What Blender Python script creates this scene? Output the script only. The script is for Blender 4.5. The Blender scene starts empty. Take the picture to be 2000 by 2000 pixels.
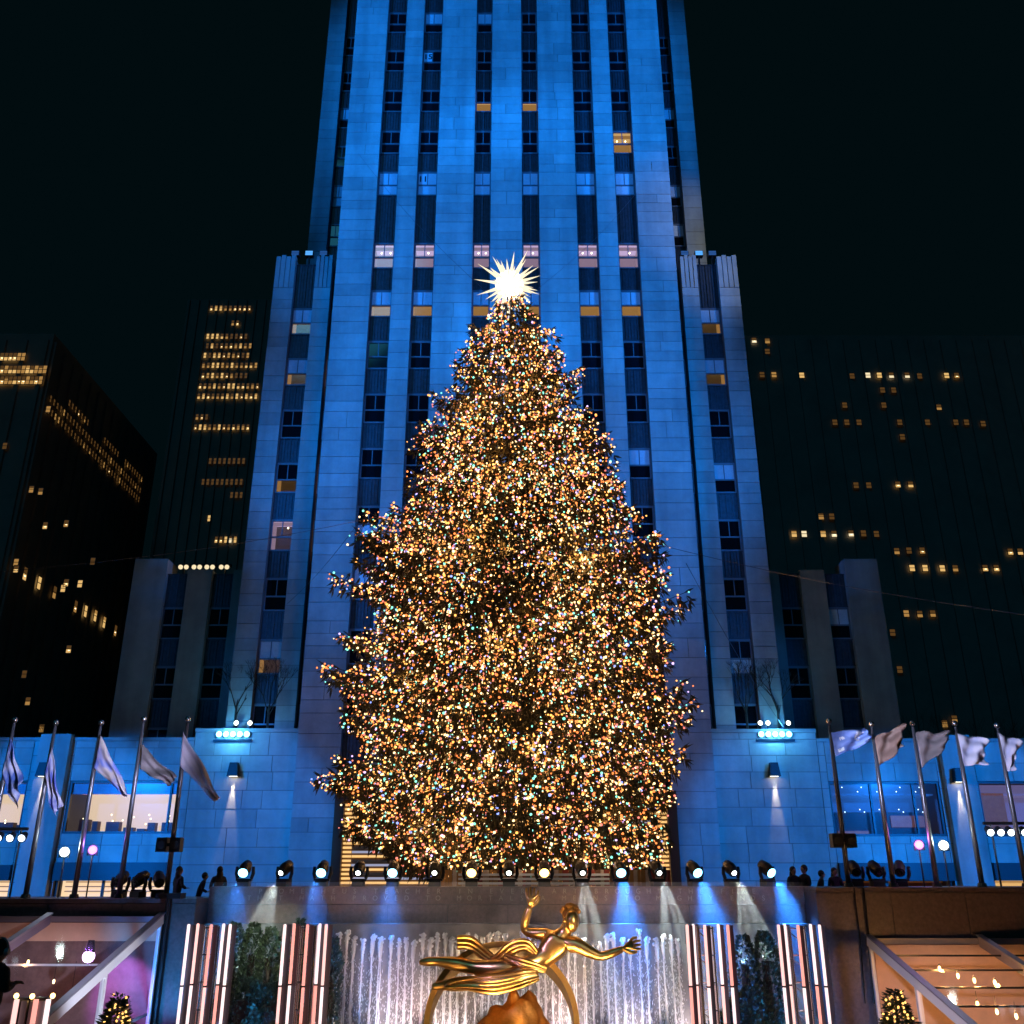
import bpy, bmesh, math, random
from mathutils import Vector, Matrix, noise
import numpy as np
R = math.radians
rnd = random.Random(11)
sc = bpy.context.scene
COL = sc.collection

# ------------------------------------------------------------------ camera
F, TH, EYE = 1815.0, R(21.09), 1.6
cam = bpy.data.cameras.new('camera'); camo = bpy.data.objects.new('camera', cam); COL.objects.link(camo)
camo.location = (0, 0, EYE); camo.rotation_euler = (R(90) + TH, 0, 0)
cam.sensor_width = 36; cam.lens = 36 * F / 2000; cam.clip_end = 2000; cam.clip_start = .1
sc.camera = camo
# ------------------------------------------------------------------ night sky
w = bpy.data.worlds.new('World'); sc.world = w; w.use_nodes = True
bg = w.node_tree.nodes['Background']
bg.inputs[0].default_value = (.0010, .0066, .0086, 1); bg.inputs[1].default_value = .55
# ------------------------------------------------------------------ exposure and sampling
sc.view_settings.view_transform = 'Standard'; sc.view_settings.look = 'None'
sc.view_settings.exposure = 0; sc.view_settings.gamma = 1; sc.view_settings.use_curve_mapping = False
cy = sc.cycles
cy.use_denoising = True; cy.use_light_tree = True
cy.max_bounces = 6; cy.diffuse_bounces = 2; cy.glossy_bounces = 3; cy.transmission_bounces = 4
cy.transparent_max_bounces = 12; cy.volume_bounces = 0
cy.sample_clamp_indirect = 4; cy.sample_clamp_direct = 0
cy.caustics_reflective = False; cy.caustics_refractive = False

def at(px, py, Y):
    u = (px - 1000) / F; v = (1000 - py) / F
    dy = math.cos(TH) - v * math.sin(TH); dz = math.sin(TH) + v * math.cos(TH)
    s = Y / dy
    return Vector((u * s, Y, EYE + dz * s))

# ------------------------------------------------------------------ large lamps (stage floodlights on the roofs behind the camera)
def spot(name, loc, to, col, watts, deg, blend=.4, size=.3):
    l = bpy.data.lights.new(name, 'SPOT'); l.color = col; l.energy = watts; l.spot_size = R(deg); l.spot_blend = blend
    l.shadow_soft_size = size
    o = bpy.data.objects.new(name, l); COL.objects.link(o); o.location = loc
    o.rotation_euler = (Vector(to) - Vector(loc)).to_track_quat('-Z', 'Y').to_euler()
    return o
def point(name, loc, col, watts, size=.1):
    l = bpy.data.lights.new(name, 'POINT'); l.color = col; l.energy = watts; l.shadow_soft_size = size
    o = bpy.data.objects.new(name, l); COL.objects.link(o); o.location = loc
    return o
BLUE = (.004, .215, 1.0)
for sx in (-1, 1):
    for z, e, d in ((8, .17, 22), (26, .46, 24), (45, .64, 24), (65, .66, 25)):
        spot('flood_lamp', (sx * 52, 4, 32), (sx * 3.5 - .4, 56, z), BLUE, 355e3 * e, d, .75, .5)
    spot('outer_wing_fill', (sx * 52, 4, 32), (sx * 22, 62, 15), BLUE, 5e3, 14, .8, .5)  # added weak spot that tints the outer wings blue
    spot('setback_lamp', (sx * 52, 4, 32), (sx * 14.5, 62, 62), BLUE, 90e3, 20, .6, .5)
    spot('wing_lamp', (sx * 22, -10, 34), (sx * 15, 58, 30), BLUE, 62e3, 15, .7, .5)
    spot('wing_lamp', (sx * 26, -10, 30), (sx * 15.5, 58, 14), BLUE, 20e3, 9, .7, .5)
    for xx, e in ((17, 120e3), (26.5, 140e3), (37, 120e3)): spot('podium_lamp', (sx * 40, 8, 14), (sx * xx, 57, 3.6), BLUE, e, 15.5, .4, .5)
    spot('mauve_flood_lamp', (sx * 46, 8, 24), (sx * 11, 56, 9), (.7, .5, 1), 7e3, 10, .9, .5)
spot('white_flood_lamp', (62, 4, 30), (17, 57, 46), (.95, .95, .75), 62e3, 13, .9, .5)
sun = bpy.data.lights.new('fill_sun', 'SUN'); sun.energy = .07; sun.angle = R(12); sun.color = (.07, .6, 1)  # added dim teal fill that lifts the dark far walls, not a moon
suno = bpy.data.objects.new('fill_sun', sun); COL.objects.link(suno); suno.rotation_euler = (R(55), 0, R(-14))

# ------------------------------------------------------------------ materials
def mat(name, col, rough=.6, metal=0., var=.0, scale=3., emis=None, es=1., alpha=None, bump=0., spec=.5, rand=0., streak=0.):
    m = bpy.data.materials.new(name); m.use_nodes = True; nt = m.node_tree; N = nt.nodes; L = nt.links
    b = N['Principled BSDF']; b.inputs['Roughness'].default_value = rough; b.inputs['Metallic'].default_value = metal
    b.inputs['Specular IOR Level'].default_value = spec
    b.inputs['Base Color'].default_value = (*col, 1)
    src = None
    if var or bump:
        geo = N.new('ShaderNodeNewGeometry'); nz = N.new('ShaderNodeTexNoise'); nz.inputs['Scale'].default_value = scale
        nz.inputs['Detail'].default_value = 6; nz.inputs['Roughness'].default_value = .65
        L.new(geo.outputs['Position'], nz.inputs['Vector'])
        if var:
            mr = N.new('ShaderNodeMapRange'); mr.inputs[1].default_value = .3; mr.inputs[2].default_value = .7
            mr.inputs[3].default_value = 1 - var; mr.inputs[4].default_value = 1 + var
            L.new(nz.outputs[0], mr.inputs[0]); src = mr.outputs[0]
            if streak:
                mp = N.new('ShaderNodeVectorMath'); mp.operation = 'MULTIPLY'; mp.inputs[1].default_value = (.9, .9, .07)
                L.new(geo.outputs['Position'], mp.inputs[0]); n2 = N.new('ShaderNodeTexNoise'); n2.inputs['Scale'].default_value = 1; n2.inputs['Detail'].default_value = 5
                L.new(mp.outputs[0], n2.inputs['Vector']); m3 = N.new('ShaderNodeMapRange'); m3.inputs[1].default_value = .35; m3.inputs[2].default_value = .7
                m3.inputs[3].default_value = 1 + streak * .5; m3.inputs[4].default_value = 1 - streak; L.new(n2.outputs[0], m3.inputs[0])
                mu = N.new('ShaderNodeMath'); mu.operation = 'MULTIPLY'; L.new(src, mu.inputs[0]); L.new(m3.outputs[0], mu.inputs[1]); src = mu.outputs[0]
            if rand:
                oi = N.new('ShaderNodeObjectInfo'); ad = N.new('ShaderNodeMath'); ad.operation = 'ADD'
                L.new(oi.outputs['Random'], ad.inputs[0]); L.new(geo.outputs['Random Per Island'], ad.inputs[1])
                fr = N.new('ShaderNodeMath'); fr.operation = 'FRACT'; L.new(ad.outputs[0], fr.inputs[0])
                mr2 = N.new('ShaderNodeMapRange'); mr2.inputs[3].default_value = 1 - rand; mr2.inputs[4].default_value = 1 + rand
                L.new(fr.outputs[0], mr2.inputs[0])
                mu = N.new('ShaderNodeMath'); mu.operation = 'MULTIPLY'; L.new(src, mu.inputs[0]); L.new(mr2.outputs[0], mu.inputs[1]); src = mu.outputs[0]
            vm = N.new('ShaderNodeVectorMath'); vm.operation = 'SCALE'; vm.inputs[0].default_value = col
            L.new(src, vm.inputs['Scale']); L.new(vm.outputs[0], b.inputs['Base Color'])
        if bump:
            bp = N.new('ShaderNodeBump'); bp.inputs['Strength'].default_value = bump; bp.inputs['Distance'].default_value = .05
            L.new(nz.outputs[0], bp.inputs['Height']); L.new(bp.outputs[0], b.inputs['Normal'])
    if emis:
        b.inputs['Emission Color'].default_value = (*emis, 1); b.inputs['Emission Strength'].default_value = es
    if alpha is not None: b.inputs['Alpha'].default_value = alpha
    return m
def emit(name, col, s, sampled=True):
    m = mat(name, (.02, .02, .02), .5, emis=col, es=s)
    if not sampled: m.cycles.emission_sampling = 'NONE'
    return m
def foliage_mat(name, a, b_, trans=.25):
    m = bpy.data.materials.new(name); m.use_nodes = True; nt = m.node_tree; N = nt.nodes; L = nt.links
    b = N['Principled BSDF']; b.inputs['Roughness'].default_value = .55
    geo = N.new('ShaderNodeNewGeometry'); rp = N.new('ShaderNodeValToRGB')
    rp.color_ramp.elements[0].color = (*a, 1); rp.color_ramp.elements[1].color = (*b_, 1)
    L.new(geo.outputs['Random Per Island'], rp.inputs[0]); L.new(rp.outputs[0], b.inputs['Base Color'])
    return m
def glass_mat(name, tint, mix):
    m = bpy.data.materials.new(name); m.use_nodes = True; nt = m.node_tree; N = nt.nodes; L = nt.links
    N.remove(N['Principled BSDF']); out = N['Material Output']
    t = N.new('ShaderNodeBsdfTransparent'); t.inputs[0].default_value = (*tint, 1)
    g = N.new('ShaderNodeBsdfGlossy'); g.inputs['Roughness'].default_value = .08
    mx = N.new('ShaderNodeMixShader'); mx.inputs[0].default_value = mix
    L.new(t.outputs[0], mx.inputs[1]); L.new(g.outputs[0], mx.inputs[2]); L.new(mx.outputs[0], out.inputs[0])
    return m
M = {}
M['stone'] = mat('limestone', (.40, .385, .35), .8, var=.13, scale=1.1, bump=.25, rand=.13, streak=.22)
M['mortar'] = mat('mortar', (.20, .19, .18), .9)
M['stone_plain'] = mat('limestone_plain', (.38, .365, .335), .8, var=.15, scale=.8, bump=.2, streak=.25)
M['spandrel'] = mat('spandrel_metal', (.06, .062, .072), .42, .3, var=.35, scale=4)
M['frame'] = mat('window_frame', (.17, .18, .2), .45, .3)
M['darkglass'] = mat('dark_glass', (.006, .007, .009), .06, spec=.6)
M['shade'] = mat('window_shade', (.58, .60, .62), .7, var=.1, scale=8)
M['glass'] = glass_mat('clear_glass', (.92, .95, 1), .08)
M['room_lav'] = emit('lavender_ceiling_glow', (.66, .46, .68), 1.05, False)  # room light is put into glowing ceilings and dimmer glowing walls
M['room_lav_wall'] = emit('lavender_wall_glow', (.50, .32, .42), .6, False)
M['room_amb'] = emit('amber_ceiling_glow', (1, .58, .20), .75, False)
M['room_amb_wall'] = emit('amber_wall_glow', (.8, .38, .10), .45, False)
M['downlight'] = emit('downlight', (1, .78, .42), 5, False)
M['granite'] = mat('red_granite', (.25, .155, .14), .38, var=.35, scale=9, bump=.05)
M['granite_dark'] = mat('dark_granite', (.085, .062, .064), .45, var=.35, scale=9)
M['black'] = mat('black_metal', (.012, .012, .014), .4, .3)
M['blackcloth'] = mat('black_cloth', (.015, .015, .018), .85)
M['steel'] = mat('bright_steel', (.6, .6, .62), .25, 1)
M['pole'] = mat('painted_pole', (.10, .10, .12), .35, .6)
M['white'] = mat('white_paint', (.75, .75, .78), .45)
M['gold'] = mat('gilded_bronze', (1, .60, .19), .3, 1., var=.12, scale=2)
M['gold_rough'] = mat('gilded_rock', (.55, .27, .07), .5, 1., var=.3, scale=3, bump=.6)
M['bark'] = mat('bark', (.05, .035, .025), .9, var=.3, scale=6)
M['dark_wall'] = mat('night_wall', (.30, .28, .26), .85, var=.15, scale=.3)
M['bronze'] = mat('bronze', (.14, .07, .035), .4, .6)

# ------------------------------------------------------------------ mesh helpers
WL = {}
def wl(o): return WL.get(o.name, Vector((0, 0, 0))) if o else Vector((0, 0, 0))
class MB:
    def __init__(s): s.v = []; s.f = []; s.m = []
    def face(s, pts, mi=0):
        n = len(s.v); s.v += [tuple(p) for p in pts]; s.f.append(tuple(range(n, n + len(pts)))); s.m.append(mi)
        return s
    def box(s, x0, x1, y0, y1, z0, z1, mi=0, back=True):
        n = len(s.v)
        s.v += [(x0, y0, z0), (x1, y0, z0), (x1, y1, z0), (x0, y1, z0), (x0, y0, z1), (x1, y0, z1), (x1, y1, z1), (x0, y1, z1)]
        fs = [(0, 1, 5, 4), (3, 0, 4, 7), (1, 2, 6, 5), (4, 5, 6, 7), (3, 2, 1, 0)] + ([(2, 3, 7, 6)] if back else [])
        for f in fs: s.f.append(tuple(n + i for i in f)); s.m.append(mi)
        return s
    def obox(s, c, ax, ay, az, mi=0):
        c = Vector(c); n = len(s.v)
        for k in ((-1, -1, -1), (1, -1, -1), (1, 1, -1), (-1, 1, -1), (-1, -1, 1), (1, -1, 1), (1, 1, 1), (-1, 1, 1)):
            s.v.append(tuple(c + ax * k[0] + ay * k[1] + az * k[2]))
        for f in ((0, 1, 5, 4), (3, 0, 4, 7), (1, 2, 6, 5), (4, 5, 6, 7), (3, 2, 1, 0), (2, 3, 7, 6)):
            s.f.append(tuple(n + i for i in f)); s.m.append(mi)
        return s
    def tube(s, pts, rad, n=8, mi=0, cap=True):
        pts = [Vector(p) for p in pts]; rad = rad if isinstance(rad, (list, tuple)) else [rad] * len(pts)
        base = len(s.v); ref = None
        for i, p in enumerate(pts):
            d = (pts[min(i + 1, len(pts) - 1)] - pts[max(i - 1, 0)]).normalized()
            if ref is None: ref = Vector((0, 0, 1)) if abs(d.z) < .9 else Vector((1, 0, 0))
            a = d.cross(ref).normalized(); b = d.cross(a).normalized(); ref = -b.cross(d) if False else ref
            for k in range(n):
                t = 2 * math.pi * k / n
                s.v.append(tuple(p + (a * math.cos(t) + b * math.sin(t)) * rad[i]))
        for i in range(len(pts) - 1):
            for k in range(n):
                k2 = (k + 1) % n
                s.f.append((base + i * n + k, base + i * n + k2, base + (i + 1) * n + k2, base + (i + 1) * n + k)); s.m.append(mi)
        if cap:
            s.f.append(tuple(base + k for k in range(n))[::-1]); s.m.append(mi)
            e = base + (len(pts) - 1) * n
            s.f.append(tuple(e + k for k in range(n))); s.m.append(mi)
        return s
    def ball(s, c, r, rings=6, segs=10, mi=0, sq=(1, 1, 1)):
        b = len(s.v)
        for i in range(1, rings):
            t = math.pi * i / rings
            for k in range(segs):
                p = 2 * math.pi * k / segs
                s.v.append((c[0] + r * sq[0] * math.sin(t) * math.cos(p), c[1] + r * sq[1] * math.sin(t) * math.sin(p), c[2] + r * sq[2] * math.cos(t)))
        s.v.append((c[0], c[1], c[2] + r * sq[2])); s.v.append((c[0], c[1], c[2] - r * sq[2]))
        tp, bt = len(s.v) - 2, len(s.v) - 1
        for k in range(segs):
            k2 = (k + 1) % segs
            s.f.append((tp, b + k, b + k2)); s.m.append(mi)
            for i in range(rings - 2):
                s.f.append((b + i * segs + k, b + (i + 1) * segs + k, b + (i + 1) * segs + k2, b + i * segs + k2)); s.m.append(mi)
            s.f.append((bt, b + (rings - 2) * segs + k2, b + (rings - 2) * segs + k)); s.m.append(mi)
        return s
    def build(s, name, mats, parent=None, loc=None, smooth=False):
        mats = mats if isinstance(mats, (list, tuple)) else [mats]
        L = Vector(loc) if loc is not None else wl(parent)
        me = bpy.data.meshes.new(name)
        me.from_pydata([(x - L.x, y - L.y, z - L.z) for x, y, z in s.v], [], s.f)
        for m_ in mats: me.materials.append(m_)
        me.polygons.foreach_set('material_index', s.m)
        if smooth: me.polygons.foreach_set('use_smooth', [True] * len(s.f))
        me.update()
        return link(name, me, parent, L)
def link(name, data, parent=None, L=Vector((0, 0, 0))):
    o = bpy.data.objects.new(name, data); COL.objects.link(o)
    L = Vector(L); o.location = L - wl(parent)
    if parent: o.parent = parent
    WL[o.name] = L
    return o
def tag(o, label=None, cat=None, group=None, kind=None):
    if label: o['label'] = label
    if cat: o['category'] = cat
    if group: o['group'] = group
    if kind: o['kind'] = kind
    return o
def thing(name, label, cat, loc, group=None):
    o = link(name, None, None, loc)
    return tag(o, label, cat, group)
def structure(name, mb, m): return tag(mb.build(name, m), kind='structure')
def copy_tree(src, loc=None, parent=None, label=None):
    o = src.copy(); COL.objects.link(o); o.parent = parent
    if loc is not None:
        o.location = Vector(loc) - wl(parent); WL[o.name] = Vector(loc)
    if label: o['label'] = label
    for ch in src.children: copy_tree(ch, None, o)
    return o
def skinned(name, verts, edges, radii, m, parent=None, root=0, sub=2, loc=None):
    """one continuous body grown on a skeleton of joints"""
    L = Vector(loc) if loc is not None else wl(parent)
    bm = bmesh.new(); sl = bm.verts.layers.skin.verify()
    vs = []
    for i, (p, r) in enumerate(zip(verts, radii)):
        v = bm.verts.new(Vector(p) - L); r = r if isinstance(r, tuple) else (r, r)
        v[sl].radius = r; v[sl].use_root = (i == root); vs.append(v)
    for a, b in edges: bm.edges.new((vs[a], vs[b]))
    me = bpy.data.meshes.new(name); bm.to_mesh(me); bm.free()
    o = bpy.data.objects.new(name + '_skeleton', me); COL.objects.link(o)
    sk = o.modifiers.new('skin', 'SKIN'); sk.use_smooth_shade = True; sk.branch_smoothing = .4
    su = o.modifiers.new('sub', 'SUBSURF'); su.levels = sub; su.render_levels = sub
    dg = bpy.context.evaluated_depsgraph_get(); dg.update()
    me2 = bpy.data.meshes.new_from_object(o.evaluated_get(dg)); me2.name = name
    bpy.data.objects.remove(o); bpy.data.meshes.remove(me)
    me2.materials.clear(); me2.materials.append(m)
    me2.polygons.foreach_set('use_smooth', [True] * len(me2.polygons))
    return link(name, me2, parent, L)

# ================================================================== GROUND
structure('ground', MB().box(-500, 500, -300, 700, -9, -5.2), mat('dark_ground', (.06, .06, .06), .9, var=.3))
structure('plaza_pavement', MB().box(-60, 60, 32.5, 200, -5.19, 0), mat('plaza_stone', (.14, .13, .125), .6, var=.3, scale=2))
structure('rink_floor', MB().box(-22, 22, 2, 33, -5.19, -4.5), mat('rink_paving', (.2, .2, .22), .4, var=.2))

# ================================================================== MASONRY
def courses(rects, seed, hs=(.78, .95, 1.2), ls=(1.3, 3.0)):
    r = random.Random(seed); out = []
    for (x0, x1, z0, z1) in rects:
        z = z0; k = 0
        while z < z1 - .05:
            rr = random.Random(int(z * 10) + seed * 77)
            h = rr.choice(hs)
            if z + h > z1 - .35: h = z1 - z
            n = max(1, round((x1 - x0) / r.uniform(*ls)))
            cuts = [x0] + sorted(x0 + (x1 - x0) * (i + (r.uniform(-.22, .22))) / n for i in range(1, n)) + [x1]
            for a, b in zip(cuts[:-1], cuts[1:]): out.append((a, b, z, z + h))
            z += h
    return out
def lay(blocks, parent, limit=300):
    """blocks: (x0,x1,z0,z1,Y). the largest in view are parts, the rest one part"""
    def area(b):
        d = b[4] * math.cos(TH) + (b[3] - EYE) * math.sin(TH)
        return (b[1] - b[0]) * (b[3] - b[2]) / d ** 2 * (.1 if abs((b[0] + b[1]) / 2 + .4) < 5.5 and b[3] < 25 else 1)
    blocks = sorted(blocks, key=area, reverse=True)
    g = .018
    rest = MB()
    for i, (x0, x1, z0, z1, Y) in enumerate(blocks):
        y = Y - rnd.uniform(0, .018)
        mb = rest if i >= limit else MB()
        mb.box(x0 + g, x1 - g, y, Y + .05, z0 + g, z1 - g, back=False)
        if i < limit:
            mb.build('stone_block', M['stone'], parent, ((x0 + x1) / 2, Y, z0))
    if rest.v: tag(rest.build('stone_facing', M['stone'], parent), kind='stuff')

# ================================================================== TOWER
XC = -.42
TY = 56.0
tower = thing('office_tower', 'tall blue floodlit limestone tower behind the lit tree', 'skyscraper', (XC, 60, 0))
TOPS = [71.4, 67.3, 63.2, 59.05, 54.95, 51.0, 44.5, 40.4, 36.2, 32.05, 27.95, 23.8, 19.7, 15.6, 11.5]
WH = 2.25
FRAME = {}; PANES = {}; SPAN = {}; ROOM = {}
def frame_mesh(wd):
    if wd in FRAME: return FRAME[wd]
    mb = MB(); t = .09; h = WH; mid = h * .44; a = wd / 2
    mb.box(-a, -a + t, 0, .14, 0, h); mb.box(a - t, a, 0, .14, 0, h)
    mb.box(-a + t, a - t, 0, .14, h - t * 1.6, h); mb.box(-a + t, a - t, -.04, .14, 0, t)
    mb.box(-a + t, a - t, .01, .13, mid - .05, mid + .05); mb.box(-.03, .03, .03, .12, mid + .05, h - t * 1.6)
    o = mb.build('window', M['frame']); me = o.data; bpy.data.objects.remove(o); FRAME[wd] = me
    return me
def pane_mesh(wd, which, m):
    k = (wd, which, m.name)
    if k in PANES: return PANES[k]
    t = .09; h = WH; mid = h * .44; a = wd / 2; mb = MB()
    if which == 'l': mb.box(-a + t, -.03, .06, .08, mid + .05, h - t * 1.6)
    elif which == 'r': mb.box(.03, a - t, .06, .08, mid + .05, h - t * 1.6)
    else: mb.box(-a + t, a - t, .08, .10, t, mid - .05)
    o = mb.build('pane', m); me = o.data; bpy.data.objects.remove(o); PANES[k] = me
    return me
def room_mesh(wd, kind):
    k = (wd, kind)
    if k in ROOM: return ROOM[k]
    a = wd / 2 - .02; d = 1.5; mb = MB(); h = WH - .02
    mb.face([(-a, .16, h), (a, .16, h), (a, d, h), (-a, d, h)][::-1], 0)
    mb.face([(-a, d, 0), (a, d, 0), (a, d, h), (-a, d, h)], 1)
    mb.face([(-a, .16, 0), (-a, d, 0), (-a, d, h), (-a, .16, h)], 1)
    mb.face([(a, .16, 0), (a, d, 0), (a, d, h), (a, .16, h)][::-1], 1)
    mb.face([(-a, .16, .02), (a, .16, .02), (a, d, .02), (-a, d, .02)], 1)
    mb.box(-a, a, .5, .56, h - .28, h - .02, 1)
    o = mb.build('room', [M['room_' + kind], M['room_' + kind + '_wall']]); me = o.data; bpy.data.objects.remove(o); ROOM[k] = me
    return me
def bulb_mesh():
    o = MB().ball((0, 0, 0), .07, 4, 8).build('downlight', M['downlight']); me = o.data; bpy.data.objects.remove(o); return me
DL = bulb_mesh()
def span_mesh(wd, h):
    k = (wd, round(h, 2))
    if k in SPAN: return SPAN[k]
    mb = MB(); a = wd / 2
    mb.box(-a, a, .1, .2, 0, h)
    n = 7
    for i in range(n):
        x = -a + (i + .5) * wd / n
        mb.box(x - wd / n * .27, x + wd / n * .27, .03 if i % 2 else .06, .1, .06, h - .06)
    mb.box(-a, a, .0, .1, -.0, .06); mb.box(-a, a, .0, .1, h - .06, h)
    o = mb.build('spandrel_panel', M['spandrel']); me = o.data; bpy.data.objects.remove(o); SPAN[k] = me
    return me
def window(parent, x, Y, ztop, wd, state):
    o = link('window', frame_mesh(wd), parent, (x, Y, ztop - WH))
    g, dk, sh = M['glass'], M['darkglass'], M['shade']
    up, lo = {'dark': (dk, dk), 'half': (sh, dk), 'low': (dk, sh), 'shade': (sh, sh), 'lav': (g, g), 'amb': (sh, g), 'ambfull': (g, g), 'amblow': (dk, g)}[state]
    for wh, m in (('l', up), ('r', up), ('o', lo)):
        link('pane', pane_mesh(wd, wh, m), o, wl(o))
    if state in ('lav', 'amb', 'ambfull', 'amblow'):
        link('room', room_mesh(wd, 'lav' if state == 'lav' else 'amb'), o, wl(o))
        for dx in ((-.3, .35) if rnd.random() < .6 else (.2,)):
            link('downlight', DL, o, wl(o) + Vector((dx * wd / 1.5, .75, WH - .36)))
    return o
def column(parent, x, Y, wd, tops, ztop, zbot, state):
    tops = sorted(tops, reverse=True); prev = ztop
    for i, t in enumerate(tops):
        if prev - t > .1: link('spandrel_panel', span_mesh(wd, prev - t), parent, (x, Y - .04, t))
        window(parent, x, Y, t, wd, state(i, t)); prev = t - WH
    if prev - zbot > .2: link('spandrel_panel', span_mesh(wd, prev - zbot), parent, (x, Y - .04, zbot))

shaft_cols = [(-8.9, 1.5), (-5.95, 1.5), (-1.8, 1.25), (1.8, 1.25), (5.95, 1.5), (8.9, 1.5)]
def shaft_state(ci):
    def f(i, t):
        r = random.Random(ci * 31 + i * 7)
        if t == 51.0: return 'shade'
        if t == 44.5: return 'lav'
        if t == 40.4: return 'amb'
        if t == 59.05 and ci in (2, 3): return 'amblow'
        if t == 54.95 and ci == 5: return 'ambfull'
        if t == 23.8 and ci == 0: return 'low'
        return r.choice(['dark'] * 5 + ['half', 'dark'])
    return f
ZT = 78
hw = 12.25
edges = [-hw]
for c, wd in shaft_cols: edges += [c - wd / 2, c + wd / 2]
edges.append(hw)
blocks = []
core = MB().box(XC - hw + .1, XC + hw - .1, TY + 2.2, 75, 0, ZT - .1)
for i in range(0, len(edges), 2):
    x0, x1 = XC + edges[i], XC + edges[i + 1]
    pr = .10 if i in (4, 6, 8) else 0     # the middle of the shaft stands slightly proud
    core.box(x0 + .02, x1 - .02, TY - pr + .03, TY + 2.2, 0, ZT - .05)
    blocks += [(a, b, c, d, TY - pr) for a, b, c, d in courses([(x0, x1, 0, ZT)], 3 + i)]
core.build('wall', M['mortar'], tower)
for ci, (c, wd) in enumerate(shaft_cols):
    column(tower, XC + c, TY + .42, wd, TOPS, ZT - .1, 6.4, shaft_state(ci))
# floor numbers taped to two windows
TXT = {}
def text(name, body, size, loc, m, parent=None, rot=(R(90), 0, 0), ext=.004, align='CENTER', bold=0):
    cu = bpy.data.curves.new(name, 'FONT'); cu.body = body; cu.size = size; cu.extrude = ext; cu.align_x = align; cu.align_y = 'CENTER'
    cu.offset = bold
    cu.materials.append(m)
    k = (body, size, ext)
    if k not in TXT:
        t = bpy.data.objects.new(name + '_curve', cu); COL.objects.link(t)
        dg = bpy.context.evaluated_depsgraph_get(); TXT[k] = bpy.data.meshes.new_from_object(t.evaluated_get(dg)); TXT[k].name = name
        bpy.data.objects.remove(t)
    o = link(name, TXT[k], parent, loc); o.rotation_euler = rot
    return o
M['card'] = mat('number_card', (.62, .64, .66), .7); M['ink'] = mat('black_ink', (.01, .01, .012), .7)
for t, s in ((63.2, '15'), (51.0, '11')):
    x = XC - 5.95 - .35; z = t - .72
    cd = MB().box(x - .31, x + .31, TY + .43, TY + .45, z - .46, z + .46).build('number_card', M['card'], tower, (x, TY + .44, z))
    text('floor_number', s, .72, (x, TY + .425, z), M['ink'], cd, bold=.015)

# upper setback masses either side
SBY = 62.0
for sx in (-1, 1):
    xs = sorted((XC + sx * 12.3, XC + sx * 16.0))
    zt = ZT - .3 
    cw = .95; cx = XC + sx * 14.0
    for a, b in ((min(xs), cx - cw / 2), (cx + cw / 2, max(xs))):
        MB().box(a + .02, b - .02, SBY + .03, SBY + 2, 0, zt).build('setback_wall', M['mortar'], tower)
        blocks += [(p, q, r_, s, SBY) for p, q, r_, s in courses([(a, b, 36, zt)], 40 + sx)]
    MB().box(min(xs) + .1, max(xs) - .1, SBY + 2.0, 74, 0, zt - .1).build('setback_core', M['mortar'], tower)
    column(tower, cx, SBY + .5, cw, [t for t in TOPS if t > 42], zt - .1, 40.6, lambda i, t: random.Random(i * 3 + sx).choice(['dark', 'dark', 'half', 'shade']))
# shoulder wings
SHY = 58.0; SZ = 44.3
for sx in (-1, 1):
    def X(a): return XC + sx * a
    piers = [(12.95, 14.2), (15.7, 17.2)]
    for a, b in piers:
        x0, x1 = sorted((X(a), X(b)))
        MB().box(x0 + .02, x1 - .02, SHY + .03, SHY + 1.8, 0, SZ).build('wing_wall', M['mortar'], tower)
        blocks += [(p, q, r_, s, SHY) for p, q, r_, s in courses([(x0, x1, 7, SZ - 2.6)], 60 + sx)]
        n = 4                                            # fluted crest
        fl = MB()
        for k in range(n):
            xa = x0 + (x1 - x0) * k / n; xb = x0 + (x1 - x0) * (k + 1) / n
            fl.box(xa + .03, xb - .03, SHY - .03, SHY + .4, SZ - 2.58, SZ + .15 + .12 * (k % 2))
        fl.build('fluted_crest', M['stone_plain'], tower)
    x0, x1 = sorted((X(12.3), X(17.2)))
    MB().box(x0 + .1, x1 - .1, SHY + 1.8, SBY - .05, 0, SZ - .1).build('wing_core', M['mortar'], tower)
    column(tower, X(14.95), SHY + .4, 1.5, [t - .2 for t in TOPS if t < 41], SZ - .3, 7,
           lambda i, t: {(-1, 0): 'amb', (1, 0): 'amb', (-1, 1): 'amb', (1, 1): 'amb', (-1, 3): 'amblow', (-1, 4): 'lav', (-1, 6): 'amb', (1, 6): 'low', (1, 3): 'half'}.get((sx, i), 'dark'))
    column(tower, X(12.6), SHY + .6, .62, [t - .2 for t in TOPS if t < 41], SZ - .6, 7,
           lambda i, t: 'amb' if i in (1, 3, 4) and sx < 0 else 'dark')
# dark outer wings
for sx in (-1, 1):
    LY = 62.0; LZ = 21.6
    def X(a): return XC + sx * a
    for a, b in ((17.3, 19.0), (20.5, 22.2), (23.7, 26.0)):
        x0, x1 = sorted((X(a), X(b)))
        MB().box(x0, x1, LY + .03, LY + 2, 0, LZ - .4 + (.8 if b > 25 else 0)).build('outer_wing_wall', M['stone_plain'], tower)
    x0, x1 = sorted((X(17.2), X(26.0)))
    MB().box(x0 + .05, x1 - .05, LY + 2, LY + 14, 0, LZ - .5).build('outer_wing_core', M['mortar'], tower)
    for c in (19.75, 22.95):
        column(tower, X(c), LY + .4, 1.5, (18.6, 14.5, 10.4), LZ - .6, 4, lambda i, t: 'half' if (sx > 0 and i == 0 and c > 20) else 'dark')
lay(blocks, tower, 300)

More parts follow.
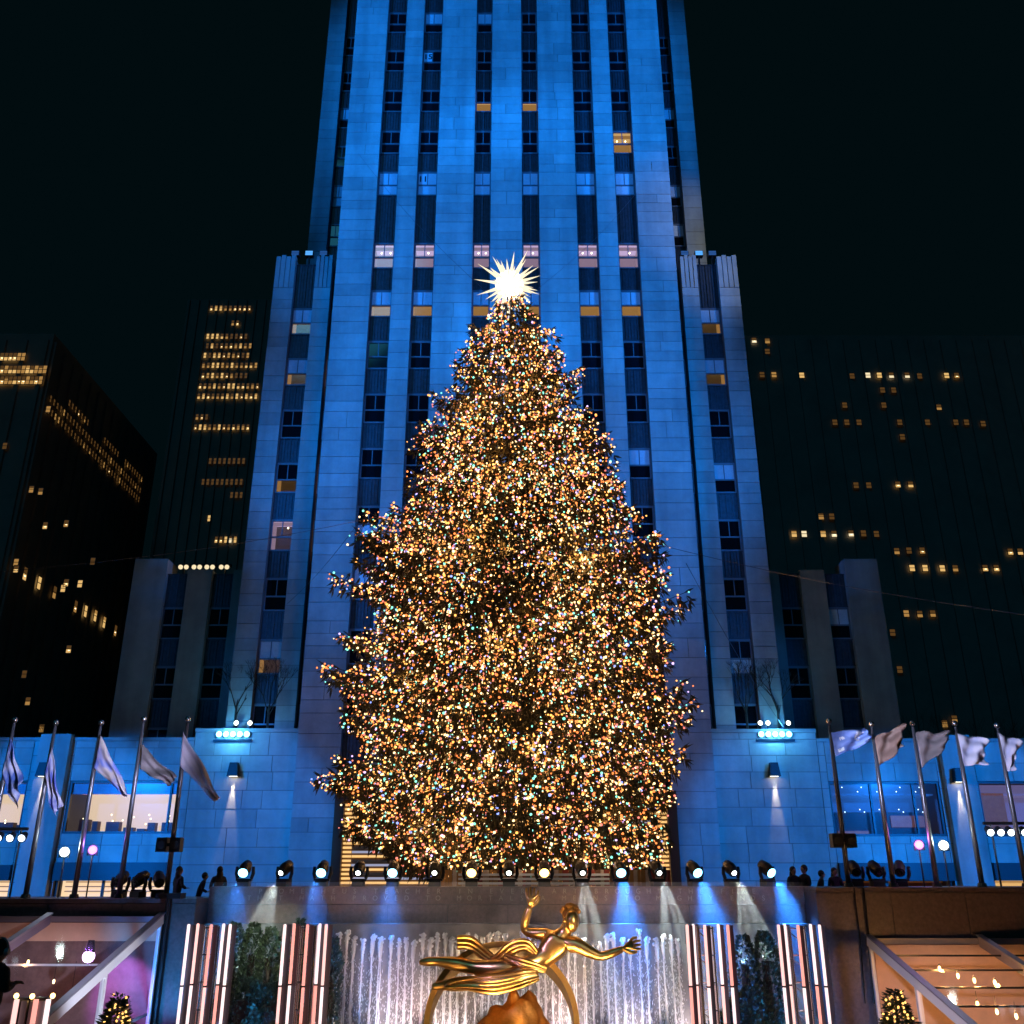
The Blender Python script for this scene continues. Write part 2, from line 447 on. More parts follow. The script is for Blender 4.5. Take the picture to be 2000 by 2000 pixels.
# ================================================================== entrance behind the tree
ent = thing('entrance_screen', 'bronze framed entrance with glowing golden slatted screen behind the tree', 'entrance', (XC, TY - .5, 0))
ex0 = at(649, 1650, TY - .5).x; ex1 = at(1326, 1650, TY - .5).x; ez = at(700, 1562, TY - .5).z
fr = MB()
for a, b in ((ex0, ex0 + .55), (ex1 - .55, ex1), (-4.1, -3.6), (2.9, 3.4)): fr.box(a, b, TY - .6, TY - .15, 0, ez)
fr.box(ex0, ex1, TY - .62, TY - .14, ez + .002, ez + .5); fr.build('frame', M['bronze'], ent)
MB().box(ex0 + .55, ex1 - .55, TY - .2, TY - .16, 0, ez).build('backing', mat('screen_backing', (.2, .12, .06), .5), ent)
sm = [emit('golden_slat', (1, .58, .2), 1.1), mat('dull_slat', (.35, .2, .08), .4, .5), emit('pale_slat', (.6, .62, .85), .55)]
for k in range(22):
    z = .2 + k * (ez - .3) / 22
    for (a, b) in ((ex0 + .58, ex0 + 1.05), (ex0 + 1.1, -4.13), (-3.57, 2.87), (3.43, ex1 - 1.1), (ex1 - 1.05, ex1 - .58)):
        MB().box(a, b, TY - .34 - .03 * (k % 2), TY - .22, z, z + .12).build('slat', sm[0] if (b - a < 1) else sm[(k * 2 + int(a * 3)) % 3], ent, ((a + b) / 2, TY - .3, z))

# ================================================================== PODIUM WINGS (low blue-lit walls either side)
PY = 57.0
def pz(py): return at(1000, py, PY).z
def pxx(px, py): return at(px, py, PY).x
M['lit_wall'] = emit('lit_shop_wall', (1, .70, .42), 1.0); M['lit_ceil'] = emit('lit_shop_ceiling', (1, .72, .62), .95)  # shop light is put into these self-glowing walls and ceilings
M['lit_blue'] = emit('blue_lit_interior', (.06, .22, .75), .30); M['lit_mauve'] = emit('mauve_lit_interior', (.32, .26, .55), .45)
M['wood'] = mat('orange_wood_glow', (.35, .12, .03), .5, var=.3, emis=(.5, .16, .03), es=.22)  # wood given a faint glow in place of interior light
M['shop_stuff'] = mat('shop_stock', (.12, .06, .04), .6); M['awning'] = mat('dark_awning', (.01, .012, .018), .5)
M['pink'] = emit('pink_ceiling_strip', (1, .35, .42), .8)
def podium(name, label, px0, px1, tall_px, low_top, tall_top, wins, pils, seed, sconces):
    """px0..px1 shaft edge to outer end"""
    xa = sorted((pxx(px0, 1600), pxx(px1, 1600)))
    root = thing(name, label, 'building', ((xa[0] + xa[1]) / 2, PY, 0))
    ztall, zlow = pz(tall_top), pz(low_top)
    xt = pxx(tall_px, 1600)
    tx0, tx1 = sorted((pxx(px0, 1600), xt))
    ox0, ox1 = sorted((xt, pxx(px1, 1600)))
    # rectangles round the window openings
    rects = [(tx0, tx1, 0, ztall)]
    holes = sorted(wins, key=lambda q: q[0]); x = ox0
    for (hx0, hx1, zs) in [(h[0], h[1], h[2]) for h in holes]:
        if hx0 > x: rects.append((x, hx0, 0, zlow))
        top = zlow
        for (zb, zt) in sorted(zs, reverse=True):
            rects.append((hx0, hx1, zt, top)); top = zb
        if top > .05: rects.append((hx0, hx1, 0, top))
        x = hx1
    if x < ox1: rects.append((x, ox1, 0, zlow))
    bw = MB(); bl = []
    for (a, b, c, d) in rects:
        bw.box(a + .01, b - .01, PY + .03, PY + .55, c + .01, d - .01)
        bl += [(p, q, r_, s, PY) for p, q, r_, s in courses([(a, b, c, d)], seed, (.95, 1.05), (1.5, 2.6))]
    bw.build('wall', M['mortar'], root)
    MB().box(ox0, ox1, PY + 4.2, PY + 5, 0, zlow - .1).build('rear_wall', M['mortar'], root)
    MB().box(ox0, ox1, PY + .56, PY + 5, zlow - .25, zlow - .02).build('roof', M['mortar'], root)
    MB().box(tx0, tx1, PY + .56, PY + 1.8, 0, ztall - .05).build('inner_wall', M['mortar'], root)
    co = MB(); co.box(tx0 - .02, tx1 + .02, PY - .06, PY + .6, ztall + .003, ztall + .22)
    co.box(ox0, ox1, PY - .06, PY + .6, zlow + .003, zlow + .2)
    co.build('coping', M['stone_plain'], root)
    for a, b in pils:
        MB().box(a, b, PY - .45, PY - .03, 0, zlow + .35).build('pilaster', M['stone_plain'], root)
    lay(bl, root, 300)
    return root
def wrect(pxa, pxb, ys): # opening
    return (pxx(pxa, 1580), pxx(pxb, 1580), [(pz(b), pz(a)) for a, b in ys])
LW = [wrect(-190, 45, [(1525, 1628), (1690, 1760)]), wrect(128, 344, [(1525, 1628), (1685, 1760)])]
RW = [wrect(1624, 1842, [(1526, 1633), (1686, 1760)]), wrect(1918, 2150, [(1526, 1633), (1686, 1760)])]
pl = podium('podium_building', 'low blue-lit stone wing with warm lit shop windows left of the tree', 571, -260, 362, 1447, 1430, LW,
            [(pxx(62, 1580), pxx(122, 1580))], 5, None)
pr_ = podium('podium_building', 'low blue-lit stone wing with dim blue shop windows right of the tree', 1399, 2230, 1612, 1449, 1431, RW,
             [(pxx(1850, 1580), pxx(1910, 1580))], 9, None)
def shop(root, win, mulls, kind, band=None):
    x0, x1, zs = win
    zb, zt = zs[0]
    f = MB(); t = .12
    f.box(x0, x1, PY + .1, PY + .3, zt - t, zt); f.box(x0, x1, PY + .05, PY + .3, zb, zb + t)
    f.box(x0, x0 + t, PY + .1, PY + .3, zb + t, zt - t); f.box(x1 - t, x1, PY + .1, PY + .3, zb + t, zt - t)
    for m_ in mulls: f.box(m_ - .06, m_ + .06, PY + .12, PY + .28, zb + t, zt - t)
    w_ = f.build('shop_window', M['black'], root, ((x0 + x1) / 2, PY + .2, zb))
    cuts = [x0 + t] + [m_ for m_ in mulls] + [x1 - t]
    for a, b in zip(cuts[:-1], cuts[1:]):
        MB().box(a + .06, b - .06, PY + .19, PY + .21, zb + t, zt - t).build('pane', M['glass'], w_)
    h = zt - zb
    if kind == 'warm':
        MB().box(x0 + t, x1 - t, PY + .3, PY + .36, zt - .14 - .6, zt - .14).build('blind', M['shade'], w_)
        MB().box(x0 + t, x1 - t, PY + 2.6, PY + 2.7, zb - .2, zt).build('back_wall', M['lit_wall'], w_)
        MB().box(x0 + t, x1 - t, PY + .5, PY + 2.58, zt - .58, zt - .5).build('ceiling', M['lit_ceil'], w_)
        cs = MB()
        for k in range(9):
            xx = x0 + .6 + k * (x1 - x0 - 1.2) / 8; cs.obox((xx, PY + 1.2, zt - .62), Vector((.09, .1, 0)), Vector((-.5, .8, 0)), Vector((0, 0, .02)))
        cs.build('ceiling_strips', M['pink'], w_)
        st = MB(); r = random.Random(int(x0 * 10))
        xx = x0 + .3
        while xx < x1 - .5:
            ww = r.uniform(.3, .9); hh = r.uniform(.25, .85)
            st.box(xx, xx + ww, PY + 1.4, PY + 1.9, zb + .05, zb + hh); xx += ww + r.uniform(.1, .8)
        st.build('shop_stock', M['shop_stuff'], w_)
        dl = MB()
        for k in range(11): dl.ball((x0 + .4 + r.random() * (x1 - x0 - .8), PY + 1.2, zb + r.uniform(.5, 1.1)), .045, 4, 6)
        dl.build('shop_lights', M['downlight'], w_)
    else:
        mm = M['lit_blue'] if kind == 'blue' else M['lit_mauve']
        MB().box(x0 + t, x1 - t, PY + 2.6, PY + 2.7, zb - .2, zt).build('back_wall', mm, w_)
        MB().box(x0 + t, x1 - t, PY + .8, PY + 2.58, zt - .75, zt - .65).build('ceiling', mm, w_)
        if kind == 'blue':
            MB().box(x0 + t, x1 - .9, PY + .6, PY + 1.6, zb + .02, zb + 1.35).build('shelving', M['shop_stuff'], w_)
            MB().box(x0 + (x1 - x0) * .55, x1 - 1.0, PY + .5, PY + .58, zb + .5, zb + 1.15).build('wood_panel', M['wood'], w_)
            MB().box(x0 + .4, x0 + 2.2, PY + .5, PY + .58, zb + .12, zb + .3).build('wood_shelf', M['wood'], w_)
            dl = MB()
            for j, zz in enumerate((zb + 1.5, zb + 1.36, zt - .55, zt - .3)):
                for k in range(5): dl.ball((x0 + .7 + k * 1.15 + .25 * (j % 2), PY + .55, zz), .035, 4, 6)
            dl.build('ceiling_spots', emit('pale_downlight', (.7, .85, 1), 4), w_)
        else:
            MB().box(x0 + .3, x0 + 1.8, PY + .8, PY + .9, zb + .05, zt - .6).build('wood_panel', M['wood'], w_)
    # ground floor opening
    zb2, zt2 = zs[1]
    MB().box(x0, x1, PY - .25, PY + .25, 1.05, zt2 + .02).build('awning', M['awning'], root)
    lo = MB(); lo.box(x0, x1, PY + 1.2, PY + 1.3, .0, zt2)
    lo.build('ground_floor_interior', M['lit_wall'] if kind == 'warm' else (M['shop_stuff'] if kind == 'blue' else M['room_amb']), root)
    for k in (0, .42, .52, 1):
        xq = x0 + (x1 - x0 - .14) * k; MB().box(xq, xq + .14, PY + .26, PY + .4, 0, zt2).build('door_post', M['black'], root, (xq, PY + .3, 0))
    for z in (.45, .7, .95):
        MB().box(x0 + .3, x1 - .3, PY + .9, PY + 1.15, z, z + .05).build('shelf', M['wood'], root, (x0, PY + 1, z))
shop(pl, LW[0], [], 'warm'); shop(pl, LW[1], [pxx(167, 1580), pxx(328, 1580)], 'warm')
shop(pr_, RW[0], [pxx(1706, 1580), pxx(1790, 1580)], 'blue'); shop(pr_, RW[1], [], 'mauve')

# wall sconces
M['warmlens'] = emit('sconce_lens', (1, .9, .7), 6, False)
def sconce(px, py, label, Yp):
    c = at(px, py, Yp - .3)
    root = thing('wall_sconce', label, 'wall lamp', (c.x, Yp - .02, c.z - .4), 'wall sconces on the podium')
    b = MB(); n = len(b.v)
    w1, w2 = .22, .31
    b.v += [(c.x - w2, Yp - .55, c.z - .4), (c.x + w2, Yp - .55, c.z - .4), (c.x + w2, Yp - .06, c.z - .4), (c.x - w2, Yp - .06, c.z - .4),
            (c.x - w1, Yp - .45, c.z + .4), (c.x + w1, Yp - .45, c.z + .4), (c.x + w1, Yp - .06, c.z + .4), (c.x - w1, Yp - .06, c.z + .4)]
    for f in ((0, 1, 5, 4), (3, 0, 4, 7), (1, 2, 6, 5), (4, 5, 6, 7), (2, 3, 7, 6)): b.f.append(f); b.m.append(0)
    b.build('shade', M['black'], root)
    MB().box(c.x - .24, c.x + .24, Yp - .48, Yp - .12, c.z - .38, c.z - .36).build('lens', M['warmlens'], root)
    spot('sconce_lamp', (c.x, Yp - .10, c.z - .385), (c.x, Yp - .02, c.z - 6), (1, .88, .66), 1300, 22, .7, .05)
sconce(456, 1503, 'black tapered wall sconce casting a warm beam on bare wall left of tree', PY)
sconce(84, 1503, 'black wall sconce behind the second flagpole from the left', PY - .45)
sconce(1512, 1503, 'black tapered wall sconce casting a warm beam on bare wall right of tree', PY)
sconce(1872, 1514, 'black wall sconce beside the fourth flagpole right of the tree', PY - .45)

# ================================================================== FAR BUILDINGS
def lit(name, col, s): return emit(name, col, s, False)
LITS = [lit('far_window_bright', (1, .60, .20), .8), lit('far_window', (1, .52, .14), .40), lit('far_window_dim', (.8, .38, .10), .11), lit('far_window_white', (1, .82, .5), 1.0)]
WQ = {}
FWR = random.Random(21)
def farwin(root, p, w_, h, mi, side=False):
    k = (round(w_, 2), round(h, 2), mi, side, FWR.randint(0, 3))
    if k not in WQ:
        mb = MB(); t = .07 * min(w_, h) + .03; v = k[4]
        cut = h * (1, .55, .7, .45)[v]
        def bx(a, b, y0, y1, c, d, m_):
            if side: mb.box(-y1, -y0, a, b, c, d, m_)
            else: mb.box(a, b, y0, y1, c, d, m_)
        bx(-w_ / 2, w_ / 2, .02, .05, 0, cut, 0)
        if cut < h: bx(-w_ / 2, w_ / 2, .0, .05, cut, h, 2 if v != 2 else 3)
        for a, b, c, d in ((-w_ / 2 - t, -w_ / 2, 0, h), (w_ / 2, w_ / 2 + t, 0, h), (-w_ / 2 - t, w_ / 2 + t, -t, 0), (-w_ / 2 - t, w_ / 2 + t, h, h + t), (-w_ / 2, w_ / 2, h * .48, h * .48 + t)):
            bx(a, b, -.02, .05, c, d, 1)
        if v == 1 and mi != 2: bx(-w_ * .1, w_ * .25, .005, .018, h * .3, h * .36, 4)
        o = mb.build('window', [LITS[mi], M['frame'], LITS[2], LITS[min(2, mi + 1)], M['downlight']]); WQ[k] = o.data; bpy.data.objects.remove(o)
    link('window', WQ[k], root, p)
r = random.Random(4)
# left corner building
fb = thing('corner_building', 'dark corner building with a band of amber lit windows wrapping its side, far left', 'building', (-75, 115, 0))
MB().box(-120, -57, 100, 136, 0, 64).build('wall', M['dark_wall'], fb)
rb = MB()
for k in range(24): rb.box(-57.4 - k * 2.6 - .5, -57.4 - k * 2.6, 99.7, 99.99, 0, 63)
for k in range(14): rb.box(-56.99, -56.7, 100.4 + k * 2.6, 100.9 + k * 2.6, 0, 63)
rb.build('ribs', M['dark_wall'], fb)
for row, (py, xa, xb) in enumerate(((695, -40, 52), (720, -40, 88), (741, -40, 82))):
    px = xa
    while px < xb:
        p = at(px, py + 9, 99.66); farwin(fb, p, .44, 1.05, r.choice((0, 0, 1, 1))); px += 8.4
for row, z in enumerate((55.9, 57.4, 59.2)):
    y = 101.5 if row < 2 else 106
    while y < 131:
        if not (row == 2 and (112 < y < 117 or 122 < y < 124)): farwin(fb, (-56.66, y, z - 2.2), .36, .85, r.choice((2, 2, 2, 1)), True)
        y += .92
for y in (103.5, 107, 111, 117, 120, 123, 126, 130): farwin(fb, (-56.66, y, 33 + r.uniform(-.2, .2)), .8, 1.5, r.choice((0, 1, 0)), True)
for px, py, mi in ((8, 877, 2), (60, 962, 1), (78, 966, 1), (87, 1033, 0), (128, 1029, 1), (133, 1275, 0), (46, 1324, 2), (53, 1377, 1), (30, 1105, 1), (30, 1118, 0), (93, 805, 1), (180, 1103, 2), (128, 1145, 0), (155, 1147, 0), (122, 1156, 0), (80, 1430, 1)):
    farwin(fb, at(px, py, 99.66), .5, .8, mi)
# slab left of tower
fs = thing('slab_tower', 'dark slab tower with stacked rows of amber lit windows left of the blue tower', 'building', (-40, 135, 0))
x0 = at(388, 700, 125).x; x1 = at(530, 700, 125).x
MB().box(x0 - 3, x1 + 6, 125, 150, 0, at(430, 585, 125).z).build('wall', M['dark_wall'], fs)
rb = MB()
for k in range(16): rb.box(x0 - 2.8 + k * 1.5, x0 - 2.5 + k * 1.5, 124.7, 124.99, 0, at(430, 587, 125).z)
rb.build('ribs', M['dark_wall'], fs)
for zy, za, zb_, mm in ((110, 885, 1058, (0, 1)), (172, 975, 1000, (1, 0)), (228, 870, 1050, (1, 2, 0)), (268, 868, 1050, (2, 1, 0)), (308, 858, 1048, (2, 1, 0)), (350, 852, 1085, (0, 1, 1)), (393, 850, 1050, (2, 1, 0)), (437, 838, 1085, (0, 1)), (480, 832, 1080, (0, 0, 1)), (567, 825, 880, (1, 2)), (610, 818, 1058, (0, 1)), (752, 880, 1040, (2,)), (840, 850, 1030, (2,)), (895, 970, 1020, (1, 2)), (993, 875, 880, (0,)), (1083, 905, 1000, (0, 3))):
    z = za
    while z < zb_:
        p = at(z * .4657, 550 + (zy + 12) * .4657, 124.66); farwin(fs, p, .36, .9, r.choice(mm)); z += 20
# right building
rbd = thing('office_block', 'wide dark office block with scattered amber lit windows right of the blue tower', 'building', (70, 120, 0))
xr0 = at(1440, 1200, 115).x
MB().box(xr0, 130, 115, 145, 0, at(1700, 655, 115).z).build('wall', M['dark_wall'], rbd)
rb = MB()
for k in range(36): rb.box(xr0 + k * 2.3 + .1, xr0 + k * 2.3 + .7, 114.7, 114.99, 0, at(1700, 665, 115).z)
rb.build('ribs', M['dark_wall'], rbd)
for zx, zy, mi in ((515, 542, 0), (765, 542, 3), (808, 542, 0), (853, 542, 3), (913, 542, 3), (705, 545, 2), (960, 545, 2), (1062, 543, 0), (1100, 543, 1), (410, 540, 1), (365, 540, 2), (878, 955, 0), (926, 955, 0), (486, 1142, 0), (524, 1142, 3), (596, 1142, 0), (637, 1142, 3), (701, 1140, 3), (748, 1140, 2), (797, 1142, 2), (588, 1076, 1), (628, 1076, 2), (874, 1207, 1), (920, 1205, 2), (970, 1205, 1), (1303, 1209, 0), (1340, 1209, 0), (932, 1271, 0), (981, 1271, 0), (1046, 1272, 0), (1095, 1272, 1), (1208, 1271, 0), (1250, 1271, 0), (910, 1443, 1), (961, 1445, 1), (1010, 1443, 1), (1033, 663, 1), (640, 720, 2), (685, 720, 2), (731, 720, 2), (885, 720, 2), (990, 720, 2), (1097, 720, 2), (1137, 720, 2), (1200, 725, 2), (825, 655, 2), (677, 655, 2), (820, 598, 2), (862, 598, 2), (335, 410, 3), (385, 412, 1), (385, 452, 2), (720, 958, 2), (768, 958, 2), (895, 775, 2), (858, 1515, 2), (885, 1655, 2), (1055, 1860, 1), (1092, 1842, 1), (575, 1876, 3), (720, 1855, 1)):
    p = at(1300 + zx * .5178, 450 + (zy + 14) * .5178, 114.66)
    farwin(rbd, p, .66, .82, mi)

# ================================================================== CHRISTMAS TREE
TYY = 40.0; TX = at(999, 1400, TYY).x
tree = thing('christmas_tree', 'giant spruce covered in thousands of coloured lights', 'tree', (TX, TYY, 0))
PROF = [(29.0, .12), (28.4, .45), (27.8, .85), (26.2, 2.05), (24.4, 2.85), (22.7, 3.6), (20.7, 4.4), (18.8, 5.1), (16.2, 6.05), (13.6, 6.85), (11.2, 7.4), (8.9, 7.6), (6.66, 7.45), (4.5, 7.2), (3.1, 6.6), (2.05, 5.6), (1.4, 4.5)]
def prof(z):
    for (za, ra), (zb_, rb_) in zip(PROF[:-1], PROF[1:]):
        if z >= zb_: t = (z - zb_) / (za - zb_); return rb_ + (ra - rb_) * max(0, min(1, t))
    return PROF[-1][1]
tr = MB(); tr.tube([(TX, TYY, 0), (TX + .05, TYY, 8), (TX - .04, TYY, 18), (TX, TYY, 28.9)], [.55, .42, .25, .06], 10); tr.build('trunk', M['bark'], tree, smooth=True)
rg = np.random.default_rng(5)
V = []; Fc = []; bulbs = []; limb = MB()
def sprig(p, d, ln, wd):
    """a twig of needles: crossing narrow blades"""
    d = d.normalized()
    side = d.cross(Vector((0, 0, 1)))
    side = side.normalized() if side.length > .01 else Vector((1, 0, 0))
    up = side.cross(d)
    a = rnd.uniform(0, math.pi)
    s1 = (side * math.cos(a) + up * math.sin(a)) * wd; s2 = (up * math.cos(a) - side * math.sin(a)) * wd
    for s in (s1, s2):
        n = len(V); V.extend((p - s * .5, p + d * ln * .45 - s, p + d * ln, p + d * ln * .45 + s, p + s * .5)); Fc.append((n, n + 1, n + 2, n + 3, n + 4))
NB = 760
z = 28.3; k = 0
golden = math.pi * (3 - math.sqrt(5))
hs = sorted([1.5 + 27.2 * (1 - rnd.random() ** .62) for _ in range(NB)])
hs = [1.6 + 27.0 * (1 - math.sqrt(1 - (i + .5) / NB) ** 1.25) for i in range(NB)]
for i, zt in enumerate(hs):
    az = i * golden + rnd.uniform(-.35, .35)
    rr = prof(zt) * (.95 - .055 * min(1, max(0, (13 - zt) / 4)) - .06 * min(1, max(0, (zt - 15) / 5))) * rnd.choice((rnd.uniform(.70, .90), rnd.uniform(.84, .98), rnd.uniform(.92, 1.05), rnd.uniform(.98, 1.10))) * (1 + .07 * math.sin(az * 3 + zt * 1.1))
    if i % 19 == 7 and zt < 24: rr *= 1.04; az = rnd.choice((rnd.uniform(-.5, .25), math.pi + rnd.uniform(-.25, .5)))
    dirh = Vector((math.cos(az), math.sin(az), 0))
    rise = .10 * rr + .2; droop = rnd.uniform(.05, .16) * rr
    pts = []
    n = max(4, int(rr * 3))
    z0 = zt + rise * .4
    for j in range(n + 1):
        t = j / n
        zz = z0 - droop * math.sin(t * 2.2) + .20 * rr * max(0, t - .72) + (.25 * rr * t * .35 if zt > 22 else 0)
        wob = .18 * math.sin(t * 5 + i)
        pts.append(Vector((TX, TYY, 0)) + dirh * (rr * t) + dirh.cross(Vector((0, 0, 1))) * wob * t + Vector((0, 0, max(.9, zz))))
    limb.tube(pts, [max(.012, .07 * (1 - j / (n + .5)) * (rr / 7 + .3)) for j in range(n + 1)], 4, cap=False)
    side = dirh.cross(Vector((0, 0, 1)))
    lean_dark = rnd.random() < .17 or (abs(math.cos(az)) < .09 and zt < 21)
    back = math.sin(az) > .55                       # far side: fewer twigs
    for j in range(1, n + 1):
        t = j / n
        if t < .18: continue
        spread = .55 + .75 * math.sin(min(1, t) * 2.6) * min(1, rr / 4)
        for s in range(2 if back else 5):
            sd = rnd.choice((-1, 1))
            off = rnd.random() * spread
            fwd = rnd.uniform(-.15, .35)
            p = pts[j] + side * sd * off * .9 + dirh * fwd * .6 + Vector((0, 0, -abs(off) * .25 - rnd.random() * .12))
            d = side * sd * rnd.uniform(.2, 1) + dirh * rnd.uniform(.3, 1.0) + Vector((0, 0, rnd.uniform(-1.0, .05)))
            sprig(p, d, rnd.uniform(.26, .5), rnd.uniform(.03, .05))
            sprig(p + Vector((0, 0, -.05)), Vector((rnd.uniform(-.3, .3), rnd.uniform(-.3, .3), -1)) + dirh * .3, rnd.uniform(.22, .5), rnd.uniform(.025, .05))
            sprig(p, d + Vector((rnd.uniform(-.8, .8), rnd.uniform(-.8, .8), .2)), rnd.uniform(.22, .45), rnd.uniform(.025, .045))
        # light string
        nb = 1 if back else rnd.choice((4, 6, 8, 12))
        if t > .34 and not (lean_dark and rnd.random() < .8):
            for s in range(nb):
                off = rnd.uniform(-1, 1) * spread * .85
                bulbs.append(pts[j] + side * off + dirh * rnd.uniform(-.1, .45) + Vector((0, 0, rnd.uniform(-.28, .16) - abs(off) * .2)))
    for s in range(2):   # upturned tip
        sprig(pts[-1], dirh + Vector((rnd.uniform(-.2, .2), rnd.uniform(-.2, .2), rnd.uniform(.3, .8))), rnd.uniform(.3, .6), .045)
    bulbs.append(pts[-1] + dirh * .15)
limb.build('limbs', M['bark'], tree)
me = bpy.data.meshes.new('crown'); L0 = wl(tree)
me.from_pydata([tuple(v - L0) for v in V], [], Fc)
me.materials.append(foliage_mat('spruce_needles', (.034, .032, .014), (.10, .082, .034)))
link('crown', me, tree, L0)
# bulbs
BC = [('bulb_warm_white', (1, .69, .31), 3.4, 22), ('bulb_amber', (1, .42, .09), 2.5, 29), ('bulb_orange', (1, .25, .06), 2.0, 27), ('bulb_coral', (1, .24, .18), 1.6, 9), ('bulb_green', (.25, .95, .70), 1.8, 9), ('bulb_blue', (.25, .34, 1), 2.2, 4), ('bulb_violet', (.75, .5, 1), 2.0, 4)]
BM = [emit(n, c, s, True) for n, c, s, _ in BC]
for m_ in BM: m_.cycles.emission_sampling = 'NONE'
pool = [i for i, q in enumerate(BC) for _ in range(q[3])]
def octa(): # small faceted bulb
    t = (1 + 5 ** .5) / 2; vs = [Vector(v).normalized() for v in ((-1, t, 0), (1, t, 0), (-1, -t, 0), (1, -t, 0), (0, -1, t), (0, 1, t), (0, -1, -t), (0, 1, -t), (t, 0, -1), (t, 0, 1), (-t, 0, -1), (-t, 0, 1))]
    fs = ((0, 11, 5), (0, 5, 1), (0, 1, 7), (0, 7, 10), (0, 10, 11), (1, 5, 9), (5, 11, 4), (11, 10, 2), (10, 7, 6), (7, 1, 8), (3, 9, 4), (3, 4, 2), (3, 2, 6), (3, 6, 8), (3, 8, 9), (4, 9, 5), (2, 4, 11), (6, 2, 10), (8, 6, 7), (9, 8, 1))
    return vs, fs
IV, IF_ = octa()
def light_string(bulbs, parent, n_single, rmin, rmax, name='string_lights'):
    order = sorted(range(len(bulbs)), key=lambda i: bulbs[i].y)
    single = set(order[:n_single])
    meshes = {}
    vs = []; fs = []; ms = []
    for i, p in enumerate(bulbs):
        ci = rnd.choice(pool); rad = rnd.uniform(rmin, rmax)
        if i in single:
            k = (ci, round(rad, 2))
            if k not in meshes:
                m_ = bpy.data.meshes.new('bulb'); m_.from_pydata([tuple(v * k[1]) for v in IV], [], IF_); m_.materials.append(BM[ci]); meshes[k] = m_
            link('bulb', meshes[k], parent, p)
        else:
            b = len(vs); vs.extend(tuple(v * rad + p - wl(parent)) for v in IV)
            fs.extend((a + b, c + b, d + b) for a, c, d in IF_); ms.extend([ci] * 20)
    m_ = bpy.data.meshes.new(name); m_.from_pydata(vs, [], fs)
    for q in BM: m_.materials.append(q)
    m_.polygons.foreach_set('material_index', ms)
    return tag(link(name, m_, parent, wl(parent)), kind='stuff')
light_string(bulbs, tree, 300, .024, .060)
print('bulbs', len(bulbs), 'sprig faces', len(Fc))
# hidden point lamps added inside the crown, standing in for the bulbs' glow
for zz, n, e in ((26, 3, 60), (22, 5, 110), (18, 6, 150), (14, 7, 190), (10, 8, 220), (6, 8, 220), (3.2, 7, 180)):
    for q in range(n):
        a = -math.pi + math.pi * (q + .5) / n
        rr = prof(zz) * .55
        point('string_light_glow', (TX + math.cos(a) * rr, TYY + math.sin(a) * rr, zz + rnd.uniform(-.6, .6)), (1, .5, .17), e * 1.15, .25)

# star topper
sp = at(993, 556, TYY); sp.x = at(995, 556, TYY).x
star = thing('star_topper', 'glowing white spiked star on top of the christmas tree', 'star', sp)
MB().ball(sp, .72, 10, 16).build('core', emit('star_core', (1, .95, .85), 7), star, smooth=True)
M['spike'] = emit('star_spike', (1, .84, .55), 1.25)
def cone(c, d, r0, ln):
    d = Vector(d).normalized(); a = d.orthogonal().normalized(); b = d.cross(a); mb = MB(); n = 6
    ring = [c + d * .35 + (a * math.cos(2 * math.pi * k / n) + b * math.sin(2 * math.pi * k / n)) * r0 for k in range(n)]
    tip = c + d * ln
    for k in range(n): mb.face((ring[k], ring[(k + 1) % n], tip))
    return mb
for k in range(70):
    zc = 1 - 2 * (k + .5) / 70; a = k * golden + .3; q = math.sqrt(1 - zc * zc)
    cone(sp, (q * math.cos(a), q * math.sin(a), zc), .12, (1.3, 1.75, 1.45, 1.95, 1.55, 1.65, 1.25)[k % 7]).build('spike', M['spike'], star, sp)
point('star_lamp', sp + Vector((0, -2.0, 0)), (1, .92, .8), 220, .3)

# stage boards round the foot of the tree
st = thing('tree_stand', 'striped red and gold boards with white rails round the foot of the tree', 'stand', (TX, 35.2, 0))
r = random.Random(8)
bms = [mat('red_board', (.35, .05, .03), .5), mat('gold_board', (.45, .22, .06), .4, .3), mat('brown_board', (.16, .07, .03), .6), mat('cream_board', (.6, .45, .35), .6)]
x = at(862, 1715, 35).x; xe = at(1308, 1715, 35).x
while x < xe:
    wd = r.uniform(.1, .24); MB().box(x, x + wd - .015, 35, 35.08 + r.uniform(0, .04), 0, 1.62).build('board', r.choice(bms), st, (x, 35, 0)); x += wd
for k, z in enumerate((1.18, 1.32, 1.46)):
    MB().box(at(895, 1715, 34.9).x, at(1190, 1715, 34.9).x, 34.88, 34.94, z - .04, z + .04).build('rail', M['white'], st, (0, 34.9, z))
for x in (-3, 0, 3): point('stand_glow', (x, 34.2, 2.0), (1, .7, .45), 14, .1)
# guy wires
def wire(pts, r_, label):
    a, b = pts[0], pts[-1]; n = 14; sag = .018 * (b - a).length
    q = [a.lerp(b, t / n) - Vector((0, 0, sag * math.sin(math.pi * t / n))) for t in range(n + 1)]
    tag(MB().tube(q, r_, 5).build('guy_wire', M['pole'], None, a), label, 'cable', 'guy wires steadying the tree')
wire([at(735, 1010, 39), at(-30, 1120, 30)], .012, 'thin guy wire running from the tree to the far left, bright at its end')
wire([at(700, 1022, 39), at(560, 1180, 52)], .012, 'thin guy wire slanting down from the tree across the pale left pier')
wire([at(1262, 1058, 39), at(2030, 1205, 34)], .012, 'thin guy wire running from the tree to the far right')
wire([at(1340, 1100, 40), at(1530, 1420, 56)], .012, 'thin guy wire slanting down from the tree to the right lamp row')
wire([at(960, 580, 40), at(700, 300, 55.6)], .012, 'thin guy wire rising left from the star')
wire([at(1030, 580, 40), at(1240, 380, 55.6)], .012, 'thin guy wire rising right from the star')

